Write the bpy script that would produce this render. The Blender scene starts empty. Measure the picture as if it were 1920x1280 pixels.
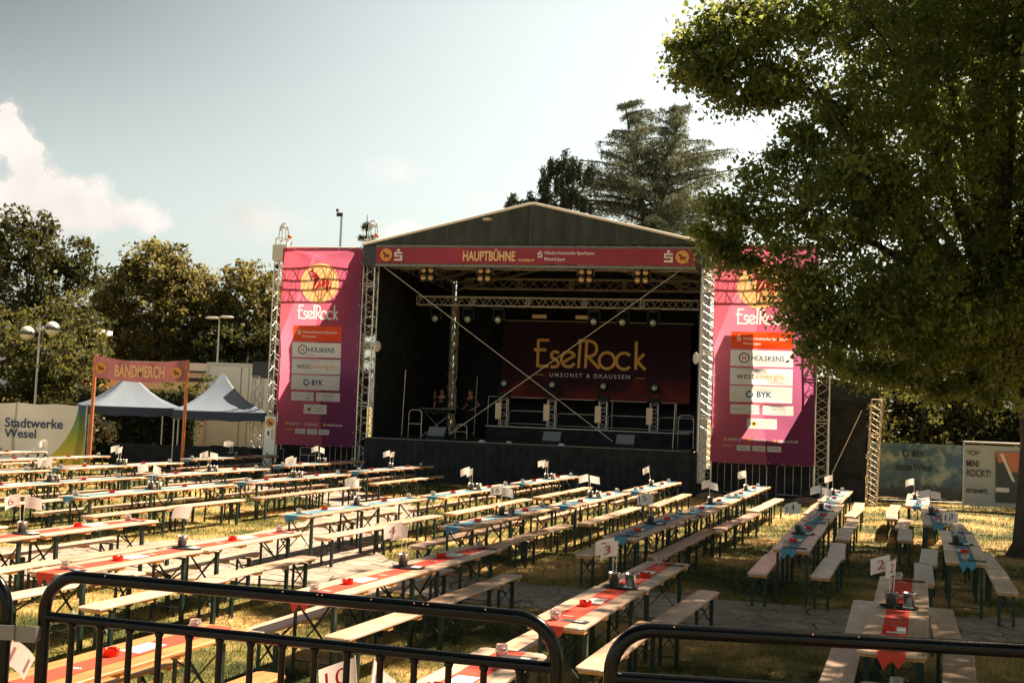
import bpy, bmesh, math, random
import numpy as np
from mathutils import Vector, Matrix
R = math.radians
C = bpy.context.scene.collection

# ------------------------------------------------------------------ camera
cam_d = bpy.data.cameras.new('camera'); cam = bpy.data.objects.new('camera', cam_d); C.objects.link(cam)
cam_d.sensor_width = 36; cam_d.lens = 38.93; cam_d.clip_start = .1; cam_d.clip_end = 3000
PT, RO = R(3.54), R(2.139)
def _pitch(v): return Vector((v[0], v[1]*math.cos(PT)-v[2]*math.sin(PT), v[1]*math.sin(PT)+v[2]*math.cos(PT)))
cr = _pitch((math.cos(RO), 0, math.sin(RO))); cu = _pitch((-math.sin(RO), 0, math.cos(RO))); cf = _pitch((0, 1, 0))
cam.matrix_world = Matrix(((cr.x, cu.x, -cf.x, 0), (cr.y, cu.y, -cf.y, 0), (cr.z, cu.z, -cf.z, 2.463), (0, 0, 0, 1)))
bpy.context.scene.camera = cam
# ------------------------------------------------------------------ light
SUN_AZ, SUN_EL = R(35), R(52)          # azimuth counted from +X towards +Y
sd = Vector((math.cos(SUN_AZ)*math.cos(SUN_EL), math.sin(SUN_AZ)*math.cos(SUN_EL), math.sin(SUN_EL)))
sun_d = bpy.data.lights.new('sun', 'SUN'); sun_d.energy = 5.0; sun_d.angle = R(.55); sun_d.color = (1, .80, .58)
sun = bpy.data.objects.new('sun', sun_d); C.objects.link(sun); sun.location = sd*60
sun.rotation_euler = (-sd).to_track_quat('-Z', 'Y').to_euler()
vs = bpy.context.scene.view_settings
vs.view_transform = 'Standard'; vs.look = 'None'; vs.exposure = 1.78; vs.gamma = 1
W = bpy.data.worlds.new('World'); bpy.context.scene.world = W; W.use_nodes = True
def build_world():
    nt = W.node_tree; N = nt.nodes; L = nt.links; N.clear()
    def mth(op, a, b=None, clamp=False):
        n = N.new('ShaderNodeMath'); n.operation = op; n.use_clamp = clamp
        for i, v in enumerate((a, b)):
            if v is None: continue
            if isinstance(v, (int, float)): n.inputs[i].default_value = v
            else: L.new(v, n.inputs[i])
        return n.outputs[0]
    out = N.new('ShaderNodeOutputWorld'); bg = N.new('ShaderNodeBackground')
    sky = N.new('ShaderNodeTexSky'); sky.sky_type = 'NISHITA'; sky.sun_disc = False
    sky.sun_elevation = SUN_EL; sky.sun_rotation = R(90)-SUN_AZ
    sky.air_density = 1.0; sky.dust_density = 3.2; sky.ozone_density = .6
    tc = N.new('ShaderNodeTexCoord'); sp = N.new('ShaderNodeSeparateXYZ'); L.new(tc.outputs['Generated'], sp.inputs[0])
    az = mth('MULTIPLY', mth('ARCTAN2', sp.outputs[0], sp.outputs[1]), 57.2958)
    el = mth('MULTIPLY', mth('ARCSINE', sp.outputs[2]), 57.2958)
    hsv = N.new('ShaderNodeHueSaturation'); hsv.inputs['Saturation'].default_value = .43; L.new(sky.outputs[0], hsv.inputs['Color'])
    tint = N.new('ShaderNodeMix'); tint.data_type = 'RGBA'; tint.blend_type = 'MULTIPLY'; tint.inputs[0].default_value = 1
    L.new(hsv.outputs[0], tint.inputs[6]); tint.inputs[7].default_value = (1.0, 1.025, .90, 1)
    noise = N.new('ShaderNodeTexNoise'); noise.inputs['Scale'].default_value = 26; noise.inputs['Detail'].default_value = 9; noise.inputs['Roughness'].default_value = .58
    L.new(tc.outputs['Generated'], noise.inputs['Vector'])
    nz = mth('SUBTRACT', noise.outputs[0], .5)
    def ell(a0, e0, ra, re, soft=.22, amp=1.5):
        dx = mth('DIVIDE', mth('SUBTRACT', az, a0), ra); dy = mth('DIVIDE', mth('SUBTRACT', el, e0), re)
        d = mth('SQRT', mth('ADD', mth('MULTIPLY', dx, dx), mth('MULTIPLY', dy, dy)))
        v = mth('ADD', mth('SUBTRACT', 1, d), mth('MULTIPLY', nz, amp))
        return mth('DIVIDE', v, soft, True)
    m = ell(-24.5, 11.6, 1.6, 1.8, .25, 2.6)
    for a in [(-26.2, 8.6, 4.8, 2.4, .3, 2.2), (-22.0, 9.0, 3.2, 1.4, .4, 2.4), (-19.4, 8.8, 1.7, .9, .5, 2.6)]:
        m = mth('MAXIMUM', m, ell(*a))
    for a in [(-5.5, 8.6, 1.5, 1.0, .3, 1.6), (-13.5, 9.0, 2.6, 1.4, 1.0, 2.2), (-6.2, 11.9, 2.2, .9, 1.2, 2.4), (-2, 10.8, 1.3, .7, 1.4, 2.4), (40, 22, 22, 6, .8, 2.4), (-70, 30, 26, 8, .8, 2.4)]:
        m = mth('MAXIMUM', m, mth('MULTIPLY', ell(*a), .75))
    # contrail: a short thin streak
    ca, sa = math.cos(R(52)), math.sin(R(52))
    u = mth('ADD', mth('MULTIPLY', mth('ADD', az, 6.75), ca), mth('MULTIPLY', mth('SUBTRACT', el, 16.35), sa))
    v = mth('SUBTRACT', mth('MULTIPLY', mth('SUBTRACT', el, 16.35), ca), mth('MULTIPLY', mth('ADD', az, 6.75), sa))
    st = mth('MULTIPLY', mth('SUBTRACT', 1, mth('DIVIDE', mth('ABSOLUTE', v), .07), True), mth('MULTIPLY', mth('SUBTRACT', 1, mth('DIVIDE', mth('ABSOLUTE', u), 1.2), True), 1.2, True))
    m = mth('MAXIMUM', m, mth('MULTIPLY', st, 1.0))
    n2 = N.new('ShaderNodeTexNoise'); n2.inputs['Scale'].default_value = 9; n2.inputs['Detail'].default_value = 6; L.new(tc.outputs['Generated'], n2.inputs['Vector'])
    cr_ = N.new('ShaderNodeValToRGB'); cr_.color_ramp.elements[0].position = .32; cr_.color_ramp.elements[0].color = (4.2, 3.85, 3.55, 1)
    cr_.color_ramp.elements[1].position = .6; cr_.color_ramp.elements[1].color = (5.5, 5.15, 4.85, 1); L.new(n2.outputs[0], cr_.inputs[0])
    mix = N.new('ShaderNodeMix'); mix.data_type = 'RGBA'; L.new(m, mix.inputs[0]); L.new(tint.outputs[2], mix.inputs[6]); L.new(cr_.outputs[0], mix.inputs[7])
    # the clear zenith is darker than the hazy band near the horizon
    zr = N.new('ShaderNodeMapRange'); zr.interpolation_type = 'SMOOTHSTEP'; L.new(el, zr.inputs[0]); zr.inputs[1].default_value = 19; zr.inputs[2].default_value = 36; zr.inputs[3].default_value = 1.0; zr.inputs[4].default_value = .05
    # and darker away from the sun than under it
    dt = N.new('ShaderNodeVectorMath'); dt.operation = 'DOT_PRODUCT'; L.new(tc.outputs['Generated'], dt.inputs[0]); dt.inputs[1].default_value = (math.cos(SUN_AZ), math.sin(SUN_AZ), 0)
    r1 = N.new('ShaderNodeMapRange'); r1.interpolation_type = 'SMOOTHSTEP'; L.new(dt.outputs['Value'], r1.inputs[0]); r1.inputs[1].default_value = 0; r1.inputs[2].default_value = .62; r1.inputs[3].default_value = 1; r1.inputs[4].default_value = 0
    r2 = N.new('ShaderNodeMapRange'); r2.interpolation_type = 'SMOOTHSTEP'; L.new(el, r2.inputs[0]); r2.inputs[1].default_value = 5; r2.inputs[2].default_value = 22; r2.inputs[3].default_value = .0; r2.inputs[4].default_value = 1
    r3 = N.new('ShaderNodeMapRange'); r3.interpolation_type = 'SMOOTHSTEP'; L.new(dt.outputs['Value'], r3.inputs[0]); r3.inputs[1].default_value = -.25; r3.inputs[2].default_value = .1; r3.inputs[3].default_value = 0; r3.inputs[4].default_value = 1
    sm = mth('SUBTRACT', 1, mth('MULTIPLY', mth('MULTIPLY', mth('MULTIPLY', r1.outputs[0], r3.outputs[0]), r2.outputs[0]), .72))
    sm = mth('ADD', sm, mth('MULTIPLY', mth('SUBTRACT', 1, r3.outputs[0]), .45))   # extra brightness added to unseen sky opposite the sun, lights the front faces
    r4 = N.new('ShaderNodeMapRange'); r4.interpolation_type = 'SMOOTHSTEP'; L.new(dt.outputs['Value'], r4.inputs[0]); r4.inputs[1].default_value = .76; r4.inputs[2].default_value = .93; r4.inputs[3].default_value = 1; r4.inputs[4].default_value = .28
    sm = mth('MULTIPLY', sm, r4.outputs[0])
    keep = mth('MAXIMUM', sm, mth('MULTIPLY', m, .95))
    zz = mth('MULTIPLY', zr.outputs[0], keep)
    ml = N.new('ShaderNodeVectorMath'); ml.operation = 'SCALE'; L.new(mix.outputs[2], ml.inputs[0]); L.new(zz, ml.inputs['Scale'])
    L.new(ml.outputs[0], bg.inputs['Color']); bg.inputs['Strength'].default_value = .060
    L.new(bg.outputs[0], out.inputs[0])
build_world()

# ------------------------------------------------------------------ helpers
MATS = {}
def mat(name, col, rough=.6, metal=0., var=0., scale=8., bump=0., bscale=40., trans=0., tcol=None, spec=.5, island=0., coat=0., objvar=0., stretch=None, glass=0.):
    if name in MATS: return MATS[name]
    m = bpy.data.materials.new(name); m.use_nodes = True; nt = m.node_tree; N = nt.nodes; L = nt.links
    b = N['Principled BSDF']; o = N['Material Output']
    b.inputs['Roughness'].default_value = rough; b.inputs['Metallic'].default_value = metal
    b.inputs['Specular IOR Level'].default_value = spec; b.inputs['Coat Weight'].default_value = coat
    if glass: b.inputs['Transmission Weight'].default_value = glass
    col = tuple(col)+(1,)
    tc = N.new('ShaderNodeTexCoord'); vec = tc.outputs['Object']
    if stretch:
        mp = N.new('ShaderNodeMapping'); mp.inputs['Scale'].default_value = stretch; L.new(vec, mp.inputs[0]); vec = mp.outputs[0]
    src = None
    def rgb(c):
        n = N.new('ShaderNodeRGB'); n.outputs[0].default_value = c; return n.outputs[0]
    if var or island or objvar:
        fac = None
        h = N.new('ShaderNodeHueSaturation'); h.inputs['Color'].default_value = col
        parts = []
        if var:
            n = N.new('ShaderNodeTexNoise'); n.inputs['Scale'].default_value = scale; n.inputs['Detail'].default_value = 5; L.new(vec, n.inputs['Vector'])
            mr = N.new('ShaderNodeMapRange'); L.new(n.outputs[0], mr.inputs[0]); mr.inputs[1].default_value = .25; mr.inputs[2].default_value = .75
            mr.inputs[3].default_value = 1-var; mr.inputs[4].default_value = 1+var; parts.append(mr.outputs[0])
        if island:
            g = N.new('ShaderNodeNewGeometry'); mr = N.new('ShaderNodeMapRange'); L.new(g.outputs['Random Per Island'], mr.inputs[0])
            mr.inputs[3].default_value = 1-island; mr.inputs[4].default_value = 1+island; parts.append(mr.outputs[0])
            m2 = N.new('ShaderNodeMapRange'); fr = N.new('ShaderNodeMath'); fr.operation = 'MULTIPLY'; fr.inputs[1].default_value = 7.3; L.new(g.outputs['Random Per Island'], fr.inputs[0])
            f2 = N.new('ShaderNodeMath'); f2.operation = 'FRACT'; L.new(fr.outputs[0], f2.inputs[0]); L.new(f2.outputs[0], m2.inputs[0])
            m2.inputs[3].default_value = .47; m2.inputs[4].default_value = .53; L.new(m2.outputs[0], h.inputs['Hue'])
        if objvar:
            g = N.new('ShaderNodeObjectInfo'); mr = N.new('ShaderNodeMapRange'); L.new(g.outputs['Random'], mr.inputs[0])
            mr.inputs[3].default_value = 1-objvar; mr.inputs[4].default_value = 1+objvar; parts.append(mr.outputs[0])
        v = parts[0]
        for q in parts[1:]:
            mu = N.new('ShaderNodeMath'); mu.operation = 'MULTIPLY'; L.new(v, mu.inputs[0]); L.new(q, mu.inputs[1]); v = mu.outputs[0]
        L.new(v, h.inputs['Value']); src = h.outputs[0]; L.new(src, b.inputs['Base Color'])
    else: b.inputs['Base Color'].default_value = col
    if bump:
        n = N.new('ShaderNodeTexNoise'); n.inputs['Scale'].default_value = bscale; n.inputs['Detail'].default_value = 4; L.new(vec, n.inputs['Vector'])
        bp = N.new('ShaderNodeBump'); bp.inputs['Strength'].default_value = bump; bp.inputs['Distance'].default_value = .02; L.new(n.outputs[0], bp.inputs['Height']); L.new(bp.outputs[0], b.inputs['Normal'])
    if trans:
        t = N.new('ShaderNodeBsdfTranslucent'); t.inputs[0].default_value = (tuple(tcol)+(1,)) if tcol else col
        if src is not None and not tcol: L.new(src, t.inputs[0])
        mx = N.new('ShaderNodeMixShader'); mx.inputs[0].default_value = trans; L.new(b.outputs[0], mx.inputs[1]); L.new(t.outputs[0], mx.inputs[2]); L.new(mx.outputs[0], o.inputs[0])
    MATS[name] = m; return m

def wood(name, c1, c2, dark=.35):
    m = bpy.data.materials.new(name); m.use_nodes = True; nt = m.node_tree; N = nt.nodes; L = nt.links; b = N['Principled BSDF']
    b.inputs['Roughness'].default_value = .45; b.inputs['Coat Weight'].default_value = .15; b.inputs['Coat Roughness'].default_value = .3
    tc = N.new('ShaderNodeTexCoord'); oi = N.new('ShaderNodeObjectInfo')
    off = N.new('ShaderNodeVectorMath'); off.operation = 'ADD'; cmb = N.new('ShaderNodeCombineXYZ')
    mu = N.new('ShaderNodeMath'); mu.operation = 'MULTIPLY'; mu.inputs[1].default_value = 37; L.new(oi.outputs['Random'], mu.inputs[0])
    for i in range(3): L.new(mu.outputs[0], cmb.inputs[i])
    L.new(tc.outputs['Object'], off.inputs[0]); L.new(cmb.outputs[0], off.inputs[1])
    mp = N.new('ShaderNodeMapping'); mp.inputs['Scale'].default_value = (1.1, 14, 14); L.new(off.outputs[0], mp.inputs[0])
    n = N.new('ShaderNodeTexNoise'); n.inputs['Scale'].default_value = 2.6; n.inputs['Detail'].default_value = 7; n.inputs['Distortion'].default_value = .6; L.new(mp.outputs[0], n.inputs['Vector'])
    rp = N.new('ShaderNodeValToRGB'); rp.color_ramp.elements[0].position = .35; rp.color_ramp.elements[0].color = c2+(1,); rp.color_ramp.elements[1].position = .62; rp.color_ramp.elements[1].color = c1+(1,); L.new(n.outputs[0], rp.inputs[0])
    # knots
    mp2 = N.new('ShaderNodeMapping'); mp2.inputs['Scale'].default_value = (1.0, 2.2, 2.2); L.new(off.outputs[0], mp2.inputs[0])
    vo = N.new('ShaderNodeTexVoronoi'); vo.inputs['Scale'].default_value = 3.2; L.new(mp2.outputs[0], vo.inputs['Vector'])
    lt = N.new('ShaderNodeMapRange'); lt.inputs[1].default_value = .03; lt.inputs[2].default_value = .075; lt.inputs[3].default_value = .45; lt.inputs[4].default_value = 1; L.new(vo.outputs['Distance'], lt.inputs[0])
    ov = N.new('ShaderNodeMapRange'); ov.inputs[3].default_value = .70; ov.inputs[4].default_value = 1.10
    f = N.new('ShaderNodeMath'); f.operation = 'FRACT'; m9 = N.new('ShaderNodeMath'); m9.operation = 'MULTIPLY'; m9.inputs[1].default_value = 13.7
    L.new(oi.outputs['Random'], m9.inputs[0]); L.new(m9.outputs[0], f.inputs[0]); L.new(f.outputs[0], ov.inputs[0])
    mm = N.new('ShaderNodeMath'); mm.operation = 'MULTIPLY'; L.new(lt.outputs[0], mm.inputs[0]); L.new(ov.outputs[0], mm.inputs[1])
    # plank joint lines along the board
    sx = N.new('ShaderNodeSeparateXYZ'); L.new(tc.outputs['Object'], sx.inputs[0])
    # end-grain / weather stain
    n3 = N.new('ShaderNodeTexNoise'); n3.inputs['Scale'].default_value = 2.5; n3.inputs['Detail'].default_value = 4; L.new(off.outputs[0], n3.inputs['Vector'])
    st = N.new('ShaderNodeMapRange'); st.inputs[1].default_value = .35; st.inputs[2].default_value = .6; st.inputs[3].default_value = .76; st.inputs[4].default_value = 1.04; L.new(n3.outputs[0], st.inputs[0])
    m3 = N.new('ShaderNodeMath'); m3.operation = 'MULTIPLY'; L.new(mm.outputs[0], m3.inputs[0]); L.new(st.outputs[0], m3.inputs[1])
    h = N.new('ShaderNodeHueSaturation'); L.new(rp.outputs[0], h.inputs['Color']); L.new(m3.outputs[0], h.inputs['Value']); L.new(h.outputs[0], b.inputs['Base Color'])
    bp = N.new('ShaderNodeBump'); bp.inputs['Strength'].default_value = .15; bp.inputs['Distance'].default_value = .005; L.new(n.outputs[0], bp.inputs['Height']); L.new(bp.outputs[0], b.inputs['Normal'])
    return m

class MB:
    def __init__(s): s.v = []; s.f = []; s.m = []; s.sm = []
    def add(s, vs_, fs, mi=0, smooth=False):
        o = len(s.v); s.v += [tuple(v) for v in vs_]; s.f += [tuple(i+o for i in f) for f in fs]; s.m += [mi]*len(fs); s.sm += [smooth]*len(fs); return s
    def box(s, x0, x1, y0, y1, z0, z1, mi=0, mx=None):
        v = [Vector(p) for p in ((x0,y0,z0),(x1,y0,z0),(x1,y1,z0),(x0,y1,z0),(x0,y0,z1),(x1,y0,z1),(x1,y1,z1),(x0,y1,z1))]
        if mx: v = [mx @ p for p in v]
        return s.add(v, [(0,3,2,1),(4,5,6,7),(0,1,5,4),(1,2,6,5),(2,3,7,6),(3,0,4,7)], mi)
    def tube(s, p0, p1, r, n=6, mi=0, r1=None, caps=True, smooth=True):
        p0 = Vector(p0); p1 = Vector(p1); d = p1-p0
        if d.length < 1e-6: return s
        q = d.to_track_quat('Z', 'Y'); r1 = r if r1 is None else r1
        a = [p0+q@Vector((math.cos(2*math.pi*i/n)*r, math.sin(2*math.pi*i/n)*r, 0)) for i in range(n)]
        b = [p1+q@Vector((math.cos(2*math.pi*i/n)*r1, math.sin(2*math.pi*i/n)*r1, 0)) for i in range(n)]
        s.add(a+b, [(i, (i+1) % n, n+(i+1) % n, n+i) for i in range(n)], mi, smooth)
        if caps: s.add(a, [tuple(range(n))[::-1]], mi); s.add(b, [tuple(range(n))], mi)
        return s
    def path(s, pts, r, n=8, mi=0, rs=None):
        pts = [Vector(p) for p in pts]; rings = []
        for i, p in enumerate(pts):
            d = (pts[min(i+1, len(pts)-1)]-pts[max(i-1, 0)]).normalized(); q = d.to_track_quat('Z', 'Y'); rr = rs[i] if rs else r
            rings.append([p+q@Vector((math.cos(2*math.pi*k/n)*rr, math.sin(2*math.pi*k/n)*rr, 0)) for k in range(n)])
        # align rings
        for i in range(1, len(rings)):
            best = min(range(n), key=lambda o: (rings[i][o]-rings[i-1][0]).length); rings[i] = rings[i][best:]+rings[i][:best]
        v = [p for r_ in rings for p in r_]; f = []
        for i in range(len(rings)-1):
            for k in range(n): f.append((i*n+k, i*n+(k+1) % n, (i+1)*n+(k+1) % n, (i+1)*n+k))
        s.add(v, f, mi, True); s.add(rings[0], [tuple(range(n))[::-1]], mi); s.add(rings[-1], [tuple(range(n))], mi); return s
    def lathe(s, prof, n=16, c=(0,0,0), mi=0, smooth=True):
        v = [(c[0]+r*math.cos(2*math.pi*i/n), c[1]+r*math.sin(2*math.pi*i/n), c[2]+z) for r, z in prof for i in range(n)]
        f = [(j*n+i, j*n+(i+1) % n, (j+1)*n+(i+1) % n, (j+1)*n+i) for j in range(len(prof)-1) for i in range(n)]
        return s.add(v, f, mi, smooth)
    def plate(s, poly, y0, y1, mi=0):       # polygon in XZ, given thickness in y
        n = len(poly); v = [(x, y0, z) for x, z in poly]+[(x, y1, z) for x, z in poly]
        s.add(v, [tuple(range(n)), tuple(range(2*n-1, n-1, -1))]+[(i, i+n, (i+1) % n+n, (i+1) % n) for i in range(n)], mi); return s
    def slab(s, poly, z0, z1, mi=0):
        n = len(poly); v = [(x, y, z0) for x, y in poly]+[(x, y, z1) for x, y in poly]
        s.add(v, [tuple(range(n))[::-1], tuple(range(n, 2*n))]+[(i, (i+1) % n, (i+1) % n+n, i+n) for i in range(n)], mi); return s
    def mesh(s, name, mats):
        me = bpy.data.meshes.new(name); me.from_pydata(s.v, [], s.f)
        mats = mats if isinstance(mats, (list, tuple)) else [mats]
        for m in mats: me.materials.append(m)
        me.polygons.foreach_set('material_index', s.m); me.polygons.foreach_set('use_smooth', s.sm); me.update(); return me
    def build(s, name, mats, parent=None, label=None):
        o = bpy.data.objects.new(name, s.mesh(name, mats)); C.objects.link(o)
        if parent: o.parent = parent
        if label: o['label'] = label
        return o

def tag(o, label, cat, group=None):
    o['label'] = label; o['category'] = cat
    if group: o['group'] = group
    return o
def thing(name, label, cat, loc=(0,0,0), rz=0., group=None):
    o = bpy.data.objects.new(name, None); C.objects.link(o); o.empty_display_size = .2
    o.location = loc; o.rotation_euler = (0, 0, rz); return tag(o, label, cat, group)
def struct(o, kind='structure'): o['kind'] = kind; return o
KIDS = {}
def copy_tree(o, parent=None):
    c = o.copy(); C.objects.link(c)
    if parent: c.parent = parent
    for ch in [x for x in o.children]: copy_tree(ch, c)
    return c
def put(proto, first, loc, rz, label, group=None, cat=None):
    o = proto if first else copy_tree(proto)
    o.location = loc; o.rotation_euler = (0, 0, rz); o['label'] = label
    if group: o['group'] = group
    return o

def text_mesh(body, bold=0., depth=.003, spacing=1., res=3):
    cu_ = bpy.data.curves.new('t', 'FONT'); cu_.body = body; cu_.extrude = depth/2; cu_.offset = bold; cu_.space_character = spacing; cu_.resolution_u = res
    ob = bpy.data.objects.new('t', cu_); me = ob.to_mesh(); 
    v = np.array([tuple(x.co) for x in me.vertices]); f = [tuple(p.vertices) for p in me.polygons]
    ob.to_mesh_clear(); bpy.data.objects.remove(ob); bpy.data.curves.remove(cu_)
    return v, f
def letters(parent, body, x0, x1, z0, z1, m, y=-.005, bold=.0, spacing=1., name='lettering', shear=0., plane='xz', asc=None):
    v, f = text_mesh(body, bold, .002, spacing)
    mn = v.min(0); mx = v.max(0); w = mx-mn
    X = x0+(v[:, 0]-mn[0])/w[0]*(x1-x0); Z = z0+(v[:, 1]-mn[1])/w[1]*(z1-z0); X = X+(Z-z0)*shear
    D = v[:, 2]-mn[2]
    mb = MB()
    if plane == 'xz': P = np.stack([X, y-D, Z], 1)
    else: P = np.stack([X, Z, y+D], 1)
    mb.add([tuple(p) for p in P], f)
    return mb.build(name, m, parent)
def ribbon(mb, pts, w, y=-.006, d=.003):
    pts = [Vector((p[0], p[1])) for p in pts]; n = len(pts)
    L_, R_ = [], []
    for i in range(n):
        a = pts[max(i-1, 0)]; b = pts[min(i+1, n-1)]; t = (b-a).normalized(); nn = Vector((-t.y, t.x))
        if 0 < i < n-1:
            t1 = (pts[i]-pts[i-1]).normalized(); k = max(.5, abs(t.dot(t1))); nn = nn/k
        L_.append(pts[i]+nn*w/2); R_.append(pts[i]-nn*w/2)
    for i in range(n-1):
        q = [L_[i], R_[i], R_[i+1], L_[i+1]]
        v = [(p.x, y-d, p.y) for p in q]+[(p.x, y, p.y) for p in q]
        mb.add(v, [(0,1,2,3),(7,6,5,4),(0,4,5,1),(3,2,6,7)])
def arc(cx, cz, r, a0, a1, n=14, rz=None): 
    rz = rz or r
    return [(cx+r*math.cos(R(a0+(a1-a0)*i/n)), cz+rz*math.sin(R(a0+(a1-a0)*i/n))) for i in range(n+1)]
WORD_STROKES = [[(.10,0),(.10,1.0)], [(.10,.97),(.52,.97)], [(-.06,.62),(.42,.62)], [(.08,.03),(.52,.03)],
         [(.90,.50),(.82,.56),(.70,.56),(.62,.48),(.63,.37),(.72,.30),(.84,.24),(.90,.15),(.86,.05),(.76,.01),(.60,.02)],
         [(1.03,.16)]+[(1.50,.44)]+arc(1.27,.30,.27,30,330,18),
         [(1.66,0),(1.70,1.0)], [(1.62,.98),(2.06,.98)]+arc(2.06,.70,.27,80,-80,10)+[(1.9,.42)], [(1.92,0),(1.94,.96)], [(2.0,.42),(2.44,0)],
         arc(2.72,.29,.29,0,360,22), arc(3.36,.29,.29,42,318,18), [(3.80,0),(3.80,1.0)], [(4.1,.56),(3.84,.30),(4.16,0)]]
def festival_word(parent, x0, x1, z0, z1, w, m, y=-.006):
    G = WORD_STROKES
    sx = (x1-x0)/4.22; sz = z1-z0; mb = MB()
    for i, g in enumerate(G): ribbon(mb, [(x0+(p[0]+.06)*sx, z0+p[1]*sz) for p in g], w, y-.0004*i)
    return mb.build('festival_name', m, parent)
def donkey(parent, cx, cz, r, m_dark, m_light=None, y=-.008, m_white=None):
    P = lambda pts: [(cx+(a-545)/180*r, cz-(b-637)/185*r) for a, b in pts]
    mb = MB()
    mb.plate(P([(495,545),(540,600),(475,742)]), y-.002, y); mb.plate(P([(552,610),(556,682),(482,740)]), y-.002, y)
    mb.plate(P([(562,608),(595,608),(592,700),(560,675)]), y-.002, y); mb.plate(P([(600,608),(634,616),(626,748),(598,705)]), y-.002, y)
    mb.plate(P([(638,618),(652,700),(640,706)]), y-.002, y); mb.plate(P([(470,536),(500,556),(486,600),(452,616),(438,584)]), y-.002, y)
    mb.plate(P([(466,516),(478,532),(448,556),(424,576),(440,545)]), y-.003, y-.001)
    o = mb.build('emblem', m_dark, parent)
    if m_white:
        mw = MB(); mw.plate(P([(426,616),(452,612),(454,636),(430,646)]), y-.003, y-.001); mw.plate(P([(462,560),(470,556),(452,612),(444,612)]), y-.005, y-.003); mw.build('emblem_muzzle', m_white, parent)
    return o
def disc(mb, cx, cz, r, y0, y1, n=28, mi=0): return mb.plate([(cx+r*math.cos(2*math.pi*i/n), cz+r*math.sin(2*math.pi*i/n)) for i in range(n)], y0, y1, mi)
def bank_s(parent, cx, cz, h, m, y=-.006):
    """white savings-bank sign: an angular S with a dot above"""
    mb = MB(); w = h*.72; t = h*.17; x0, x1 = cx-w/2, cx+w/2; z0 = cz-h/2
    def b(a, b_, c, d): mb.box(a, b_, y-.002, y, c, d)
    b(x0, x1, z0, z0+t); b(x1-t, x1, z0+t, z0+t*2.0); b(x0, x1, z0+t*2.0, z0+t*2.75); b(x0, x0+t, z0+t*2.75, z0+t*3.5); b(x0, x1, z0+t*3.5, z0+t*4.4)
    disc(mb, cx, z0+h*.9, h*.13, y-.002, y, 14)
    return mb.build('bank_emblem', m, parent)

def fast_mesh(name, V, nper, m, smooth=False):
    """V: (n*nper,3) vertices, every nper vertices one face"""
    n = len(V)//nper; me = bpy.data.meshes.new(name)
    me.vertices.add(len(V)); me.vertices.foreach_set('co', V.astype(np.float32).ravel())
    me.loops.add(len(V)); me.loops.foreach_set('vertex_index', np.arange(len(V), dtype=np.int32))
    me.polygons.add(n); me.polygons.foreach_set('loop_start', (np.arange(n)*nper).astype(np.int32))
    me.update(calc_edges=True); me.materials.append(m); return me
def rand_unit(rng, n):
    v = rng.normal(size=(n, 3)); return v/np.linalg.norm(v, axis=1, keepdims=True)
def leaves(rng, P, size, m, name='crown', asp=.55, droop=0., up=None):
    n = len(P); a = rand_unit(rng, n)
    if droop: a[:, 2] -= droop; a /= np.linalg.norm(a, axis=1, keepdims=True)
    b = np.cross(a, rand_unit(rng, n)); b /= np.linalg.norm(b, axis=1, keepdims=True)
    if up: 
        nrm = np.cross(a, b); flip = nrm[:, 2] < 0; b[flip] *= -1
    s = size*(.45+1.1*rng.random((n, 1)))
    V = np.empty((n, 4, 3)); V[:, 0] = P-a*s*.5; V[:, 1] = P+b*s*asp*.5+a*s*.08; V[:, 2] = P+a*s*.5; V[:, 3] = P-b*s*asp*.5+a*s*.08
    return fast_mesh(name, V.reshape(-1, 3), 4, m)
def blob_points(rng, blobs, nclump, nleaf, cr_, flat=.7, shell=.45, gap=-.45):
    out = []; cents = []
    for (x, y, z, rx, ry, rz, w) in blobs:
        k = max(1, int(nclump*w)); u = rand_unit(rng, k); rad = (shell**3+(1-shell**3)*rng.random((k, 1)))**(1/3)
        c = np.array((x, y, z))+u*rad*np.array((rx, ry, rz))*(.86+.26*rng.random((k, 1)))
        q = 2.6/cr_*.5; f = np.sin(c[:, 0]*q+1.3*np.sin(c[:, 2]*q*.8))+np.sin(c[:, 1]*q*1.1+1.7*np.sin(c[:, 0]*q*.6))+np.sin(c[:, 2]*q*1.3+c[:, 1]*q*.4)
        cents.append(c[f/3 > gap])
    c = np.concatenate(cents); sz = cr_*(.35+1.15*rng.random((len(c), 1)))
    cc = np.repeat(c, nleaf, 0); ss = np.repeat(sz, nleaf, 0)
    p = rand_unit(rng, len(cc))*(rng.random((len(cc), 1))**.5)*ss; p[:, 2] *= flat
    return cc+p, c

# ------------------------------------------------------------------ materials
M_wood = wood('bench_wood', (.69,.49,.365), (.55,.37,.25))
M_wood_or = wood('orange_wood', (.62,.29,.09), (.50,.21,.06))
M_edge = mat('batten_wood', (.60,.30,.10), .5, var=.15, scale=6)
M_leg = mat('leg_metal', (.012,.032,.024), .42, .3, var=.2, scale=20)
M_red = mat('runner_red', (.62,.045,.018), .75, var=.08, scale=5)
M_blue = mat('runner_blue', (.055,.20,.29), .75, var=.08, scale=5)
M_white = mat('white_print', (.80,.80,.78), .7)
M_paper = mat('flag_paper', (.82,.76,.72), .8, trans=.35)
M_ink_r = mat('ink_red', (.55,.03,.02), .8)
M_ink_b = mat('ink_black', (.02,.02,.025), .8)
M_ash = mat('ashtray_red', (.60,.03,.01), .3, trans=.25, tcol=(.8,.06,.02))
M_bucket = mat('bucket_steel', (.70,.67,.62), .30, .92, bump=.1, bscale=12)
M_glass = mat('jar_glass', (.92,.90,.88), .08, glass=.85)
M_lid = mat('jar_wick', (.10,.10,.10), .4, .4)
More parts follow.
